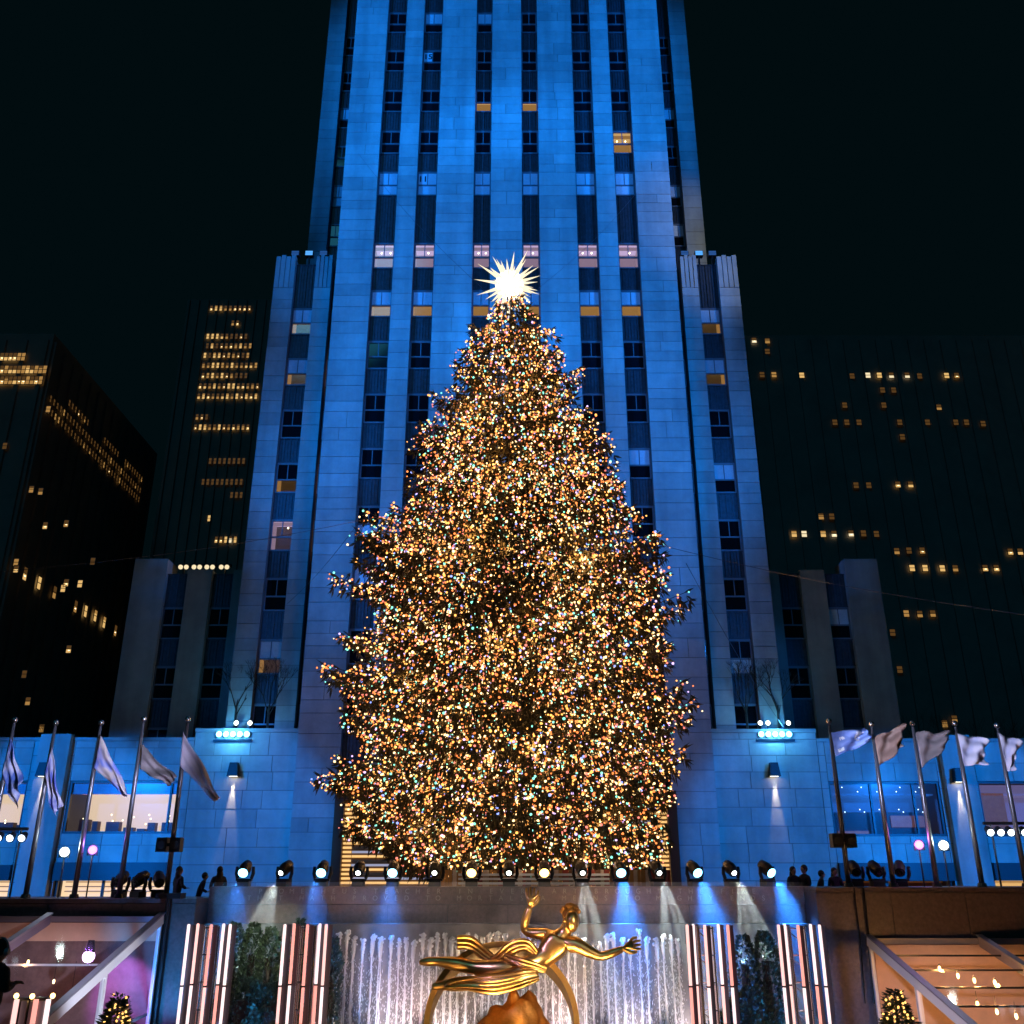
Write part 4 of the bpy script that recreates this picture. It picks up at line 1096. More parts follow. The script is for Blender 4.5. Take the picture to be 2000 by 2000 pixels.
def lamp_bar(px0, px1, py, lamps, lab):
    a = at(px0, py - 18, 32.6); b = at(px1, py - 18, 32.6); rt = thing('lamp_bar', lab, 'stage lights', ((a.x + b.x) / 2, 32.6, a.z))
    MB().tube([a, b], .05, 8).build('bar', M['black'], rt)
    for q in (a + (b - a) * .1, a + (b - a) * .9): MB().tube([q, Vector((q.x, 32.6, WTL if px0 < 1000 else WT))], .03, 6).build('stand', M['black'], rt)
    for px in lamps:
        c = at(px, py, 32.5); lm = MB().tube([c + Vector((0, .22, .14)), c + Vector((0, .05, .02)), c], [.09, .14, .15], 14).build('lamp', M['black'], rt, c)
        MB().tube([c + Vector((0, -.002, 0)), c + Vector((0, -.02, -.005))], [.115, .1], 16).build('lens', emit('bar_lens', (.75, .88, 1), 5), lm)
lamp_bar(-70, 55, 1637, (-28, -4, 19, 42), 'bar of four white lamps at the left edge under a lit shop window')
lamp_bar(1920, 2060, 1626, (1935, 1955, 1975, 2002, 2025), 'bar of white lamps at the right edge under a mauve window')
# five-lamp arrays on the podium roofs
M['cyan'] = emit('cyan_lens', (.18, .75, 1), 9); M['warmw'] = emit('warm_white_lens', (.95, 1, .8), 6)
for px, tops_, lab in ((455, (461, 488), 'row of five cyan lamps on the roof edge left of the tree'), (1514, (1485, 1500, 1540), 'row of five cyan lamps on the roof edge right of the tree')):
    c = at(px, 1434, PY - .1); rt = thing('lamp_array', lab, 'stage lights', (c.x, PY, c.z - .4))
    MB().box(c.x - 1.15, c.x + 1.15, PY - .12, PY + .12, c.z - .42, c.z - .3).build('bar', M['black'], rt)
    for k in range(5):
        x = c.x + (k - 2) * .415
        lm = MB().tube([(x, PY + .3, c.z), (x, PY - .05, c.z), (x, PY - .12, c.z)], [.1, .17, .19], 14).build('lamp', M['black'], rt, (x, PY, c.z))
        MB().tube([(x, PY - .122, c.z), (x, PY - .14, c.z)], [.175, .165], 18).build('lens', M['cyan'], lm)
    for tx in tops_:
        t = at(tx, 1412, PY + .2)
        lm = MB().tube([(t.x, PY + .5, t.z), (t.x, PY + .22, t.z)], [.1, .15], 12).build('upper_lamp', M['black'], rt, t)
        MB().tube([(t.x, PY + .218, t.z), (t.x, PY + .2, t.z)], [.135, .125], 16).build('lens', M['warmw'], lm)
        MB().tube([(t.x, PY + .35, c.z - .4), (t.x, PY + .35, t.z - .1)], .03, 6).build('mast', M['black'], rt)
    point('array_glow', c + Vector((0, -.6, .1)), (.1, .55, 1), 220, .2)
# floodlight boxes on the shoulder roofs
M['flood'] = emit('blue_flood_lens', (.10, .42, 1), 1.1)
M['flood_dim'] = emit('dim_flood_lens', (.03, .14, .5), .5)
for px, lit_, lab in ((577, 0, 'dim blue floodlight box on the left shoulder roof, outer one'), (604, 1, 'bright blue floodlight box on the left shoulder roof'), (632, 0, 'dim blue floodlight box on the left shoulder roof, beside the shaft'),
                      (1337, 0, 'dim blue floodlight box on the right shoulder roof, beside the shaft'), (1365, 1, 'bright blue floodlight box on the right shoulder roof'), (1391, 0, 'dim blue floodlight box on the right shoulder roof, outer one')):
    c = at(px, 498, SHY + .6); c.z = max(c.z, SZ + .25); rt = thing('floodlight', lab, 'floodlight', (c.x, SHY + .6, SZ), 'floodlight boxes on the shoulder roofs')
    MB().box(c.x - .3, c.x + .3, SHY + .5, SHY + .9, c.z - .1, c.z + .3).build('housing', M['black'], rt)
    MB().box(c.x - .27, c.x + .27, SHY + .47, SHY + .498, c.z + .12, c.z + .28).build('lens', M['flood'] if lit_ else M['flood_dim'], rt)
    MB().box(c.x - .27, c.x + .27, SHY + .47, SHY + .498, c.z - .08, c.z + .08).build('lens', M['flood'] if lit_ else M['flood_dim'], rt)
    MB().box(c.x - .05, c.x + .05, SHY + .6, SHY + .8, SZ - .1, c.z - .1).build('bracket', M['black'], rt)
# warm roof lamps on the left outer wing
for k, px in enumerate((361, 387, 412, 440)):
    c = at(px, 1110, 63); rt = thing('roof_lamp', ['pale roof lamp at the outer end of the dark left wing', 'pale roof lamp second from the outer end of the dark left wing', 'pale roof lamp second from the blue tower on the dark wing', 'pale roof lamp on the dark wing nearest the blue tower'][k], 'lamp', (c.x, 63, 21.2), 'roof lamps on the dark left wing')
    MB().tube([(c.x, 63, 20.8), (c.x, 63, c.z)], .05, 6).build('post', M['black'], rt)
    hd = MB().box(c.x - .4, c.x + .4, 62.8, 63.2, c.z + .12, c.z + .3).build('head', M['black'], rt)
    for q in (-.2, .2): MB().ball((c.x + q, 62.7, c.z), .17, 5, 8).build('globe', LITS[3], hd)

# ================================================================== NEON TUBE TOWERS
NEON = [emit('neon_white', (1, .74, .74), 1.5), emit('neon_coral', (1, .36, .30), 1.35), emit('neon_pink', (1, .54, .50), 1.5)]
M['panelgrey'] = mat('grey_panel', (.12, .10, .13), .5)
def neon(pxs, py, Y, cols, lab, zb=-4.5, bulbs_=False):
    tp = [at(p, py, Y) for p in pxs]; cx = sum(p.x for p in tp) / len(tp); zt = tp[0].z
    rt = thing('light_tower', lab, 'light tower', (cx, Y, zb), 'pink neon tube towers')
    for i, p in enumerate(tp):
        y = Y + (.0, .35, -.1, .3, .0)[i % 5]
        x = p.x * y / Y
        tb = MB().tube([(x, y, zb + .1), (x, y, zt - 1.52)], .04, 10).build('tube', NEON[cols[i]], rt)
        tb = MB().tube([(x, y, zt - 1.48), (x, y, zt - .03), (x, y, zt)], [.04, .04, .03], 10).build('tube', NEON[cols[(i + 1) % len(cols)]], rt)
        MB().tube([(x, y, zt - 1.52), (x, y, zt - 1.48)], .06, 8).build('joint', M['black'], rt)
        MB().box(x + .05, x + .16, y + .06, y + .10, zb, zt - .02).build('side_panel', M['panelgrey'], rt)
    t0, t1 = tp[1].x + .04, tp[3].x - .12
    tr_ = MB()
    for x in (t0 + .12, t1 - .02):
        for y in (Y + .1, Y + .42): tr_.tube([(x, y, zb), (x, y, zt - .05)], .028, 8)
    tr_.build('truss_chords', M['steel'], rt)
    z = zt - .1; k = 0
    while z > zb:
        MB().tube([(t0 + .12, Y + .1, z), (t1 - .02, Y + .1, z)], .02, 6).build('rung', M['steel'], rt, (cx, Y, z))
        if k: MB().tube([(t0 + .12, Y + .42, z + .6), (t1 - .02, Y + .42, z + .3)], .016, 6).build('brace', M['steel'], rt, (cx, Y, z))
        z -= .66; k += 1
    MB().box(cx - .8, cx + .8, Y - .3, Y + .6, zb - .002, zb + .09).build('base', M['black'], rt)
neon((369, 387, 413, 437, 450), 1805, 27.5, (0, 0, 2, 1, 0), 'tower of pink neon tubes beside the left tent')
neon((556.7, 575, 601, 625, 637.5), 1805, 27.5, (2, 0, 1, 1, 0), 'tower of pink neon tubes between shrubs and the left water jets')
neon((1341.7, 1353.6, 1376, 1402.5, 1421), 1806, 27.5, (1, 2, 0, 2, 0), 'tower of pink neon tubes just right of the water jets')
neon((1520, 1532, 1558, 1582.6, 1600), 1806, 27.5, (0, 2, 0, 1, 0), 'tower of pink neon tubes beside the right side wall')
# low front rack of tubes, lower left
rk = thing('tube_rack', 'low rack of pink neon tubes and candle bulbs at bottom left', 'light rack', (at(60, 1990, 18).x, 18, -2.6))
x0 = at(20, 1955, 18).x; x1 = at(88, 1955, 18).x; zt = at(60, 1952, 18).z
MB().box(x0, x1, 18.1, 18.2, -2.6, zt + .02).build('panel', M['black'], rk)
for k, px in enumerate((33, 71, 95)):
    p = at(px, 1952, 18); MB().tube([(p.x, 18, -2.6), (p.x, 18, p.z)], .042, 10).build('tube', NEON[(2, 1, 0)[k]], rk)
for px, py in ((32, 1945), (63, 1946), (103, 1945)):
    p = at(px, py, 18.05); MB().ball(p, .045, 6, 8).build('bulb', emit('candle_bulb', (1, .62, .2), 6), rk, smooth=True)
for k in range(4):
    x = x0 + (x1 - x0) * (k + .5) / 4; MB().box(x - .05, x + .05, 18.04, 18.098, -2.6, zt - .03).build('slat', mat('grey_slat', (.3, .28, .3), .6), rk)
MB().box(x0 - 1.2, x1 + .2, 13.2, 18.3, -2.7, -2.602).build('deck', M['black'], rk)

# ================================================================== SHRUBS
def shrub(px, py_top, Y, w_, zb, lab, m, n=1500, name='conifer_shrub'):
    tp = at(px, py_top, Y); rt = thing(name, lab, 'shrub', (tp.x, Y, zb), 'shrubs beside the fountain')
    h = tp.z - zb; V_ = []; F_ = []; r = random.Random(int(px))
    for k in range(n):
        t = r.random() ** .8; a = r.uniform(0, 2 * math.pi); rr = w_ * (math.sin(min(1, (1 - t) * 3.2 + .12) * math.pi / 2)) * (.75 + .3 * r.random()) * (1 + .18 * math.sin(a * 3 + t * 9))
        p = Vector((tp.x + math.cos(a) * rr, Y + math.sin(a) * rr, zb + t * h))
        d = Vector((math.cos(a) * .6, math.sin(a) * .6, r.uniform(.2, 1))).normalized(); s = d.cross(Vector((r.uniform(-1, 1), r.uniform(-1, 1), .3))).normalized() * r.uniform(.02, .04); l = r.uniform(.08, .17)
        n0 = len(V_); V_ += [p - s, p + d * l * .5 - s * 1.5, p + d * l, p + d * l * .5 + s * 1.5]; F_.append((n0, n0 + 1, n0 + 2, n0 + 3))
    me = bpy.data.meshes.new('foliage'); L_ = wl(rt); me.from_pydata([tuple(v - L_) for v in V_], [], F_); me.materials.append(m); link('foliage', me, rt, L_)
    MB().tube([(tp.x, Y, zb), (tp.x, Y, zb + h * .8)], [w_ * .45, w_ * .3], 10).build('trunk', M['bark'], rt)
gm = foliage_mat('conifer_leaf', (.018, .035, .018), (.085, .12, .06)); bm_ = foliage_mat('ivy_leaf', (.02, .04, .03), (.05, .09, .06))
for px, py, Y, w_, lab in ((462, 1806, 31.6, .36, 'green columnar conifer beside the leftmost tall neon tower'), (497, 1806, 31.4, .32, 'green columnar conifer in the gap between the left neon towers'), (530, 1815, 31.2, .36, 'green columnar conifer just left of the second neon tower'), (587, 1798, 31.6, .2, 'thin green conifer behind the second neon tower'),
                       (1450, 1830, 31.6, .42, 'dark conifer right of the third neon tower'), (1490, 1822, 31.6, .4, 'dark conifer left of the fourth neon tower'), (652, 1835, 31.7, .25, 'dark conifer beside the leftmost water jet')):
    shrub(px, py, Y, w_, -4.1, lab, gm if px < 600 else bm_)
for px, py, lab in ((480, 1912, 'blue lit leafy bush under the left conifers'), (535, 1925, 'blue lit leafy bush beside the foot of the second neon tower'), (1470, 1930, 'blue lit leafy bush between the right neon towers'), (1440, 1965, 'low blue lit bush at the foot of the third neon tower')):
    shrub(px, py, 30.2, .75, -4.1, lab, bm_, 1600, 'leafy_bush')
spot('shrub_lamp', (-7.9, 26.6, -3.6), (-7.6, 30.4, -2.9), (.03, .34, 1), 2600, 80, .6, .1)
spot('shrub_lamp', (7.6, 26.6, -3.6), (7.4, 30.4, -2.9), (.03, .34, 1), 2600, 80, .6, .1)
spot('shrub_lamp', (-6.8, 26.5, 1.0), (-7.6, 31.4, -.6), (.8, .95, .75), 800, 34, .6, .1)
spot('side_wall_lamp', (-10.6, 28.2, -3.4), (-10.5, 31.6, -.6), (.03, .34, 1), 1500, 60, .7, .1)

# ================================================================== TENTS
vinyl_l = glass_mat('clear_vinyl', (.85, .82, .88), .05); vinyl_r = glass_mat('clear_vinyl_warm', (.95, .9, .85), .05)
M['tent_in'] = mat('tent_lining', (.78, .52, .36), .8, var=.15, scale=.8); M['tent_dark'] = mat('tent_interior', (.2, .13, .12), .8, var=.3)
M['grey_beam'] = mat('grey_beam', (.28, .27, .32), .5, .3)
def tent(sx, Xi, zt, slope, rafters, purl, lab, ym, beam, vin):
    Yb = 31.5; Ye = 20.0; ze = zt - slope * (Yb - Ye)
    def Z(y): return zt - slope * (Yb - y)
    rt = thing('clear_tent', lab, 'tent', (Xi + sx * 5, 26, -4.5))
    Xo = Xi + sx * 9
    def beam_(a, b, w_, h, name, m):
        a, b = Vector(a), Vector(b); d = (b - a); ln = d.length; d.normalize(); s = d.cross(Vector((0, 0, 1)))
        s = s.normalized() if s.length > .05 else Vector((1, 0, 0)); u = s.cross(d)
        MB().obox((a + b) / 2, d * ln / 2, s * w_ / 2, u * h / 2).build(name, m, rt, (a + b) / 2)
    for k, x in enumerate(rafters):
        beam_((x, Yb, Z(Yb)), (x, Ye, ze), .16, .26, 'rafter', M['white'] if k == 0 else M['grey_beam'])
        beam_((x - sx * .0, Yb + .02, Z(Yb) + .17), (x, Ye, ze + .17), .2, .04, 'rafter_cap', M['grey_beam'])
    for y in purl: beam_((Xi, y, Z(y) + .02), (Xo, y, Z(y) + .02), .05, .05, 'purlin', M['black'] if sx > 0 else M['white'])
    beam_((Xi, Yb, zt), (Xo, Yb, zt), .14, .16, 'ridge_beam', M['grey_beam'])
    beam_((Xi, Yb - .05, -4.5), (Xi, Yb - .05, zt - .15), .1, .1, 'post', M['white'])
    for y in (ym, ym - 4): beam_((Xi, y, -4.5), (Xi, y, Z(y) - .14), .12, .14, 'post', M['white'])
    beam_((Xi, Yb - .3, zt - 2.6), (Xi, ym, Z(ym) - .4 - 1.2), .08, .08, 'brace', M['grey_beam'])
    # vinyl roof sheets and gable
    xs = sorted(list(rafters) + [Xo])
    for a, b in zip(xs[:-1], xs[1:]):
        MB().face([(a + .09, Ye, ze + .10), (b - .09, Ye, ze + .10), (b - .09, Yb, zt + .10), (a + .09, Yb, zt + .10)]).build('roof_sheet', vin, rt, ((a + b) / 2, 26, zt))
    ys = [Yb - .1, ym + .07, ym - .07, ym - 3.93]
    for ya, yb in ((ys[0], ys[1]), (ys[2], ys[3])):
        MB().face([(Xi, ya, -4.5), (Xi, yb, -4.5), (Xi, yb, Z(yb) - .14), (Xi, ya, Z(ya) - .14)]).build('gable_sheet', vin, rt, (Xi, 26, -4.5))
    # fabric back lining behind the dining tables
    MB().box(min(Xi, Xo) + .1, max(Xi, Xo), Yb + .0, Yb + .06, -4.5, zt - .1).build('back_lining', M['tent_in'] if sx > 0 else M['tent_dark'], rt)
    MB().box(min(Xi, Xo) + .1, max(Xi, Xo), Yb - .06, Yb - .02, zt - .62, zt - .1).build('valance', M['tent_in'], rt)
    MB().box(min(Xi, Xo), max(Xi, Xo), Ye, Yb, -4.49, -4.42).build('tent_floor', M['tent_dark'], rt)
    return rt
pl0 = at(315, 1795, 31.5); pr0 = at(1698, 1838, 31.5)
def purlY(py, X, zt, slope):
    best = None
    for k in range(200):
        y = 20 + 11.5 * k / 200; p = at(1000, py, y); e = abs(p.z - (zt - slope * (31.5 - y)))
        if best is None or e < best[0]: best = (e, y)
    return best[1]
slL = .275; slR = .245
tent(-1, pl0.x, pl0.z, slL, (pl0.x, at(96, 1795, 31.5).x, pl0.x - 7), [purlY(1886, pl0.x, pl0.z, slL)], 'clear roofed tent with violet lamp inside at bottom left', purlY(1893, 0, pl0.z, slL), None, vinyl_l)
tent(1, pr0.x, pr0.z, slR, (pr0.x, at(1915, 1840, 31.5).x, pr0.x + 7), [purlY(q, 0, pr0.z, slR) for q in (1868, 1897, 1931, 1968)], 'clear roofed tent glowing orange inside at bottom right', purlY(1918, 0, pr0.z, slR), None, vinyl_r)
# lamps hanging in the tents
def pendant(px, py, Y, lab, m, watts, col, zt, r_=.05):
    c = at(px, py, Y); rt = thing('pendant_bulb', lab, 'hanging lamp', c, 'bulbs hanging in the tents')
    MB().ball(c, r_, 8, 10, sq=(.8, .8, 1.5)).build('bulb', m, rt, smooth=True)
    MB().tube([c + Vector((0, 0, r_ * 1.4)), c + Vector((0, 0, r_ * 2.6))], [.03, .02], 8).build('socket', M['black'], rt)
    MB().tube([c + Vector((0, 0, r_ * 2.6)), Vector((c.x, c.y, zt))], .006, 5).build('cord', M['black'], rt)
    if watts: point('pendant_light', c + Vector((0, -.15, 0)), col, watts, .08)
wb = emit('warm_bulb', (1, .7, .3), 7)
for k, (px, py, lab) in enumerate(((1835, 1892, 'hanging bulb highest and leftmost in the right tent'), (1871, 1906, 'hanging bulb second along in the right tent'), (1903, 1915, 'hanging bulb third along in the right tent'), (1943, 1919, 'hanging bulb fourth along in the right tent'), (1909, 1961, 'lone low hanging bulb in the right tent'), (1947, 1976, 'low hanging bulb left of a pair in the right tent'), (1985, 1985, 'low hanging bulb nearest the right edge in the tent'))):
    Y = 29.0 - k * .35
    pendant(px, py, Y, lab, wb, 62, (1, .48, .15), pr0.z - slR * (31.5 - Y))
for k, (px, py, lab) in enumerate(((105, 1917, 'small hanging bulb left of the gable post in the left tent'), (140, 1938, 'small hanging bulb lowest in the left tent'), (55, 1879, 'small hanging bulb near the crew person in the left tent'))):
    Y = 28.5 - k * .3
    pendant(px, py, Y, lab, wb, 9, (1, .55, .25), pl0.z - slL * (31.5 - Y), .04)
c = at(173, 1868, 29.5); rt = thing('violet_lamp', 'glowing violet stage lamp inside the left tent', 'stage light', c)
MB().ball(c, .17, 8, 12).build('lens', emit('violet_lens', (.85, .6, 1), 7), rt, smooth=True)
MB().tube([c + Vector((0, .02, .1)), c + Vector((0, .05, .42))], [.14, .09], 10).build('housing', M['black'], rt)
MB().tube([c + Vector((0, .05, .4)), Vector((c.x, c.y + .05, pl0.z - slL * 2))], .02, 6).build('hanger', M['black'], rt)
spot('violet_lamp_light', c + Vector((0, .3, .1)), c + Vector((.4, 2, -1.2)), (.55, .16, 1), 520, 60, .5, .1)
point('violet_glow', c + Vector((0, -.5, -.2)), (.55, .2, 1), 18, .1)
point('tent_dim_light', (-14, 29.5, -1.4), (1, .5, .3), 42, .3)
spot('rafter_lamp', (-4, 20, 2), (-10.5, 27, -1), (.72, .78, 1), 6500, 24, .7, .2)
spot('rafter_lamp', (5, 18, 3), (10.6, 27, -1.4), (.72, .66, 1), 3600, 24, .7, .2)
# small lit christmas trees
def small_tree(px, py, Y, lab, tip=None):
    tp = at(px, py, Y); zb = -4.5; h = tp.z - zb; rt = thing('small_christmas_tree', lab, 'tree', (tp.x, Y, zb), 'small lit trees by the tents')
    MB().tube([(tp.x, Y, zb), (tp.x, Y, tp.z - .05)], [.08, .015], 8).build('trunk', M['bark'], rt)
    V_ = []; F_ = []; bl = []; r = random.Random(int(px))
    for k in range(5200):
        t = r.random() ** .8; a = r.uniform(0, 6.283); rr = .03 + 1.35 * t * r.uniform(.3, 1.0) * (1 + .15 * math.sin(a * 5 + t * 30))
        p = Vector((tp.x + math.cos(a) * rr, Y + math.sin(a) * rr, tp.z - t * (h - .3)))
        d = Vector((math.cos(a), math.sin(a), r.uniform(-.3, .6))).normalized(); s = d.cross(Vector((r.uniform(-1, 1), r.uniform(-1, 1), 1))).normalized() * r.uniform(.012, .028); l = r.uniform(.1, .22)
        n0 = len(V_); V_ += [p - s, p + d * l * .5 - s * 1.5, p + d * l, p + d * l * .5 + s * 1.5]; F_.append((n0, n0 + 1, n0 + 2, n0 + 3))
        if k % 14 == 0: bl.append(p + d * l * .6)
    me = bpy.data.meshes.new('crown'); L_ = wl(rt); me.from_pydata([tuple(v - L_) for v in V_], [], F_); me.materials.append(bm_); link('crown', me, rt, L_)
    mm = emit('tree_bulb', (1, .52, .14), 2.6); vs_ = []; fs_ = []
    for i, p in enumerate(sorted(bl, key=lambda q: -q.z)):
        if i < 60: 
            MB().ball(p, .026, 4, 6).build('bulb', mm, rt, p)
        else:
            b0 = len(vs_); vs_ += [tuple(v * .026 + p - L_) for v in IV]; fs_ += [(a + b0, c_ + b0, d_ + b0) for a, c_, d_ in IF_]
    m_ = bpy.data.meshes.new('string_lights'); m_.from_pydata(vs_, [], fs_); m_.materials.append(mm); tag(link('string_lights', m_, rt, L_), kind='stuff')
small_tree(234, 1945, 21, 'small lit christmas tree in front of the left tent')
small_tree(1746, 1935, 21, 'small lit christmas tree in front of the right tent')

# ================================================================== PEOPLE
skin_m = mat('skin', (.42, .25, .18), .55)
def person(c, yaw, lab, cloth, hair, lean=0., arm=0, scale=1., pose=None):
    """c = feet"""
    rt = thing('person', lab, 'person', c, 'people on the plaza')
    S = scale
    def q(x, y, z): return Vector(c) + Vector((x, y, z)) * S
    vs = [q(0, 0, .95), q(0, lean * .3, 1.15), q(0, lean * .7, 1.38), q(0, lean * .9, 1.5), q(-.19, lean * .75, 1.40), q(-.27, lean * .6, 1.15), q(-.2 + arm * .1, lean * .6 - .2, 1.05 + arm * .25),
          q(.19, lean * .75, 1.40), q(.27, lean * .6, 1.15), q(.2 - arm * .1, lean * .6 - .2, 1.05 + arm * .25), q(-.1, 0, .88), q(-.11, 0, .48), q(-.11, .03, .09), q(-.11, -.12, .04), q(.1, 0, .88), q(.11, 0, .48), q(.11, .03, .09), q(.11, -.12, .04)]
    ed = [(0, 1), (1, 2), (2, 3), (2, 4), (4, 5), (5, 6), (2, 7), (7, 8), (8, 9), (0, 10), (10, 11), (11, 12), (12, 13), (0, 14), (14, 15), (15, 16), (16, 17)]
    rd = [.16, .155, .17, .07, .09, .065, .05, .09, .065, .05, .1, .075, .055, .045, .1, .075, .055, .045]
    skinned('body', vs, ed, [r_ * S for r_ in rd], cloth, rt, 0, 2)
    h = q(0, lean, 1.63)
    hd = MB().ball(h, .115 * S, 10, 14, sq=(.82, .95, 1.15)); hd.ball(h + Vector((0, -.11, -.01)) * S, .022 * S, 4, 6, sq=(.8, 1, 1.4))
    for s in (-1, 1):
        hd.ball(h + Vector((s * .095, .01, 0)) * S, .025 * S, 4, 6, sq=(.5, .8, 1.3)); hd.ball(h + Vector((s * .035, -.095, .02)) * S, .013 * S, 4, 6)
    hd.ball(h + Vector((0, -.1, -.055)) * S, .02 * S, 4, 6, sq=(1.5, .6, .4)); hd.tube([h + Vector((0, .01, -.2)) * S, h + Vector((0, .01, -.07)) * S], .055 * S, 10)
    hd.build('head', skin_m, rt, smooth=True)
    ha = MB().ball(h + Vector((0, .025, .035)) * S, .128 * S, 8, 12, sq=(.86, .95, 1.02))
    if hair == 'long': ha.ball(h + Vector((0, .07, -.13)) * S, .12 * S, 8, 10, sq=(1.0, .6, 1.5))
    ha.build('hair', mat('hair', (.02, .014, .01), .6), rt, smooth=True)
    for s in (-1, 1):
        w0 = q(s * (.2 - arm * .1), lean * .6 - .2, 1.05 + arm * .25); vv = [w0, w0 + Vector((0, -.07, .02)) * S]; ee = [(0, 1)]; rr_ = [.03 * S, .04 * S]
        for k in range(4):
            o_ = (k - 1.5) * .018 * S; n0 = len(vv); vv += [w0 + Vector((o_, -.12 * S, .02 * S)), w0 + Vector((o_, -.15 * S, -.01 * S))]; ee += [(1, n0), (n0, n0 + 1)]; rr_ += [.01 * S, .008 * S]
        n0 = len(vv); vv += [w0 + Vector((-s * .05 * S, -.06 * S, .03 * S)), w0 + Vector((-s * .06 * S, -.1 * S, .03 * S))]; ee += [(0, n0), (n0, n0 + 1)]; rr_ += [.012 * S, .009 * S]
        skinned('hand', vv, ee, rr_, skin_m, rt, 1, 1)
    rt.rotation_euler.z = yaw
    return rt
navy = mat('dark_coat', (.02, .02, .028), .85)
for px, yaw, lab, hair, lean, sc_ in ((347, 2.4, 'dark coated person beside the fifth left flagpole, long hair', 'long', -.02, .97), (389, 1.9, 'dark coated person bending over behind the wall left of the tree', 'short', -.2, .86), (427, -2.5, 'dark coated person standing next to the blue end stage light', 'long', -.05, .97),
                                (1551, .4, 'dark coated person nearest the blue end stage light on the right', 'long', -.03, .97), (1573, -1.2, 'taller person facing sideways in the right group behind the wall', 'short', 0, 1.0), (1598, 1.4, 'dark coated person leaning forward in the right group', 'short', -.18, .9), (1632, .2, 'dark coated person right beside the first right flagpole', 'long', -.03, .95)):
    p = at(px, 1729, 34.6); person((p.x, 34.6, 0), yaw, lab, navy, hair, lean, 0, sc_)
pc = at(4, 1858, 14.5)
crew = person((pc.x - .05, 14.5, -2.602 + 0), 2.6, 'crew person dressed in black wearing headphones at bottom left edge', M['blackcloth'], 'short', -.03, .6, 1.0)
crew.location.z = pc.z - 1.63
# the crew person stands on a riser
rs = thing('camera_riser', 'black riser under the crew person at bottom left', 'platform', (pc.x, 14.5, -4.5))
MB().box(pc.x - .7, pc.x + .5, 13.9, 15.1, pc.z - 1.75, pc.z - 1.632).build('deck', M['black'], rs)
lg = [(a, b) for a in (pc.x - .6, pc.x + .4) for b in (14.0, 15.0)]
for a, b in lg: MB().tube([(a, b, -4.5), (a, b, pc.z - 1.75)], .04, 6).build('leg', M['black'], rs)
hp = MB(); hc = Vector((pc.x - .05, 14.5, pc.z))
hp.tube([hc + Vector((math.cos(a) * .135, 0, math.sin(a) * .16 + .02)) for a in np.linspace(0, math.pi, 12)], .014, 6)
for s in (-1, 1): hp.tube([hc + Vector((s * .1, 0, 0)), hc + Vector((s * .15, 0, 0))], [.05, .045], 10)
tag(hp.build('headphones', mat('headset', (.3, .3, .32), .4), None, hc), 'grey headphones on the head of the crew person', 'headphones')

# ================================================================== BARE TREES on the terraces
def bare_tree(p, h, lab, seed):
    rt = thing('bare_tree', lab, 'tree', p, 'bare trees on the roof terraces'); r = random.Random(seed)
    tk = MB(); bn = MB()
    tk.tube([p, p + Vector((0, 0, h * .4))], [.09, .06], 6); tk.build('trunk', M['bark'], rt)
    def grow(a, d, ln, rad, lv):
        b = a + d * ln; bn.tube([a, (a + b) / 2 + Vector((r.uniform(-.05, .05), 0, 0)), b], [rad, rad * .8, rad * .6], 4, cap=False)
        if lv:
            for k in range(3): grow(b, (d + Vector((r.uniform(-.6, .6), r.uniform(-.6, .6), r.uniform(.0, .35)))).normalized(), ln * .72, rad * .6, lv - 1)
    for k in range(4): grow(p + Vector((0, 0, h * (.25 + .04 * k))), Vector((r.uniform(-.5, .5), r.uniform(-.4, .4), 1)).normalized(), h * .24, .04, 4)
    bn.build('branches', M['bark'], rt)
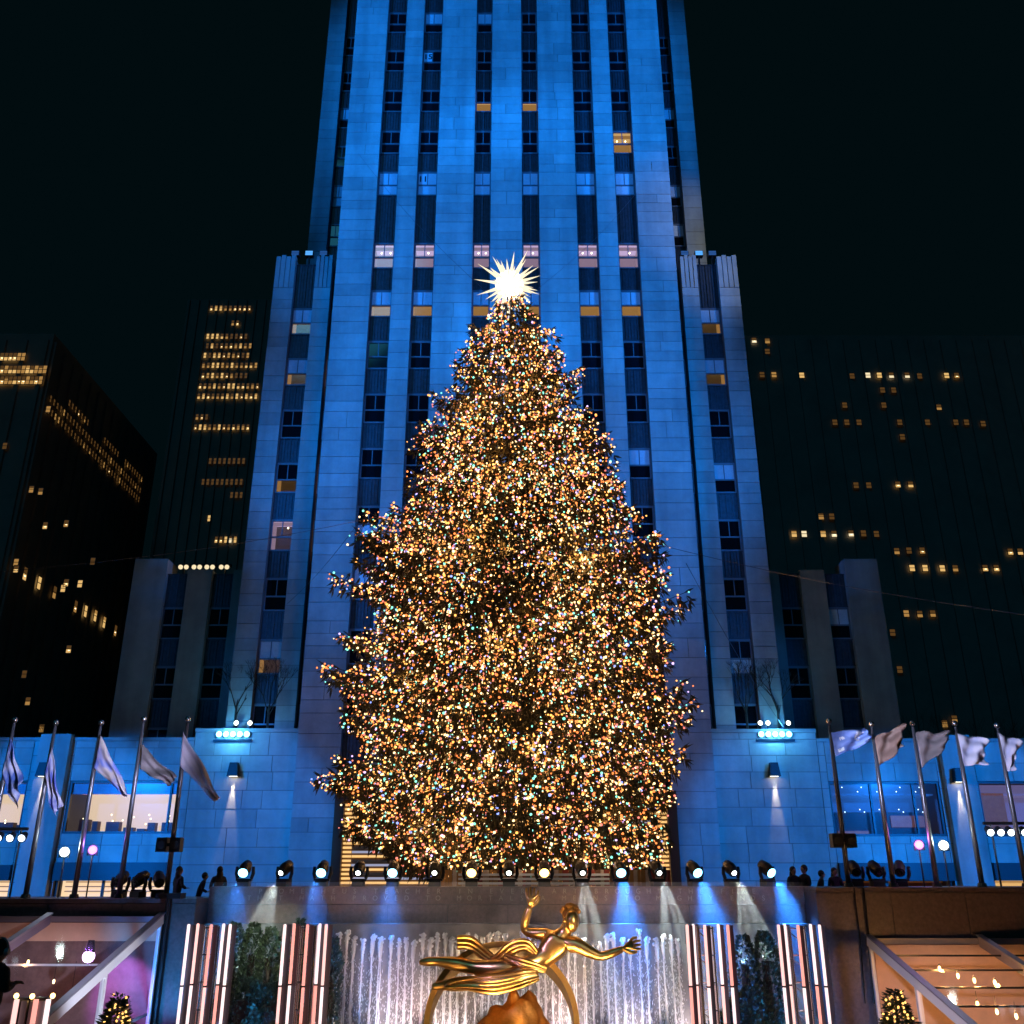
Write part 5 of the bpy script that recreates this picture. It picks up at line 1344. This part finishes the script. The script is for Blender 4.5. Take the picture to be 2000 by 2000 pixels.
for px, lab in ((455, 'bare twiggy tree by the blue shoulder pier on the left roof'), (520, 'bare twiggy tree beside the left edge of the shaft'), (1462, 'bare twiggy tree on the right roof beside the shaft'), (1525, 'bare twiggy tree on the right roof by the outer pier')):
    p = at(px, 1440, 57.9 - .15); bare_tree(Vector((p.x, 57.78, pz(1430) - .1)), 4.6, lab, int(px))
for px, lab, Y in ((50, 'bare tree standing dark behind the first left flag', 75), (130, 'bare tree standing dark behind the second left flag', 75), (1815, 'bare tree standing dark behind the right flags', 75), (1930, 'bare tree standing dark near the right edge', 75)):
    p = at(px, 1440, Y); bare_tree(Vector((p.x, Y, 0)), 13, lab, int(px))

# cables hanging down the right side wall
for px, lab in ((1668, 'thin black cable hanging on the right side wall, left of two'), (1686, 'thick black cable hanging on the right side wall, right of two')):
    a = at(px, 1734, SY - .06); b = at(px + 22, 1960, SY - .06)
    tag(MB().tube([a, a.lerp(b, .5) + Vector((.03, 0, 0)), b], .02 if px < 1680 else .035, 6).build('hanging_cable', M['black'], None, a), lab, 'cable')
a = at(327, 1758, SY - .2)
bx = thing('cable_box', 'black cable box on the wall at the foot of the fifth left flagpole', 'box', (a.x, SY, WTL)); 
MB().box(a.x - .4, a.x + .4, SY - .2, SY + .3, WTL + .002, WTL + .16).build('case', M['black'], bx)
MB().tube([(a.x + .02, SY - .12, WTL + .02), (a.x + .02, SY - .1, -4)], .09, 8).build('cable_bundle', M['black'], bx)

# ================================================================== MIST in front of the fountain wall
def mist(x0, x1, y0, y1, z0, z1, dens):
    m = bpy.data.materials.new('mist'); m.use_nodes = True; N = m.node_tree.nodes; L = m.node_tree.links
    N.remove(N['Principled BSDF']); v = N.new('ShaderNodeVolumePrincipled'); v.inputs['Color'].default_value = (.9, .93, 1, 1); v.inputs['Density'].default_value = dens
    v.inputs['Anisotropy'].default_value = .0
    L.new(v.outputs[0], N['Material Output'].inputs['Volume'])
    tag(MB().box(x0, x1, y0, y1, z0, z1).build('mist', m), kind='stuff')
mist(-9.5, 9.2, 31.3, WY - .1, -4.0, 1.25, .095)
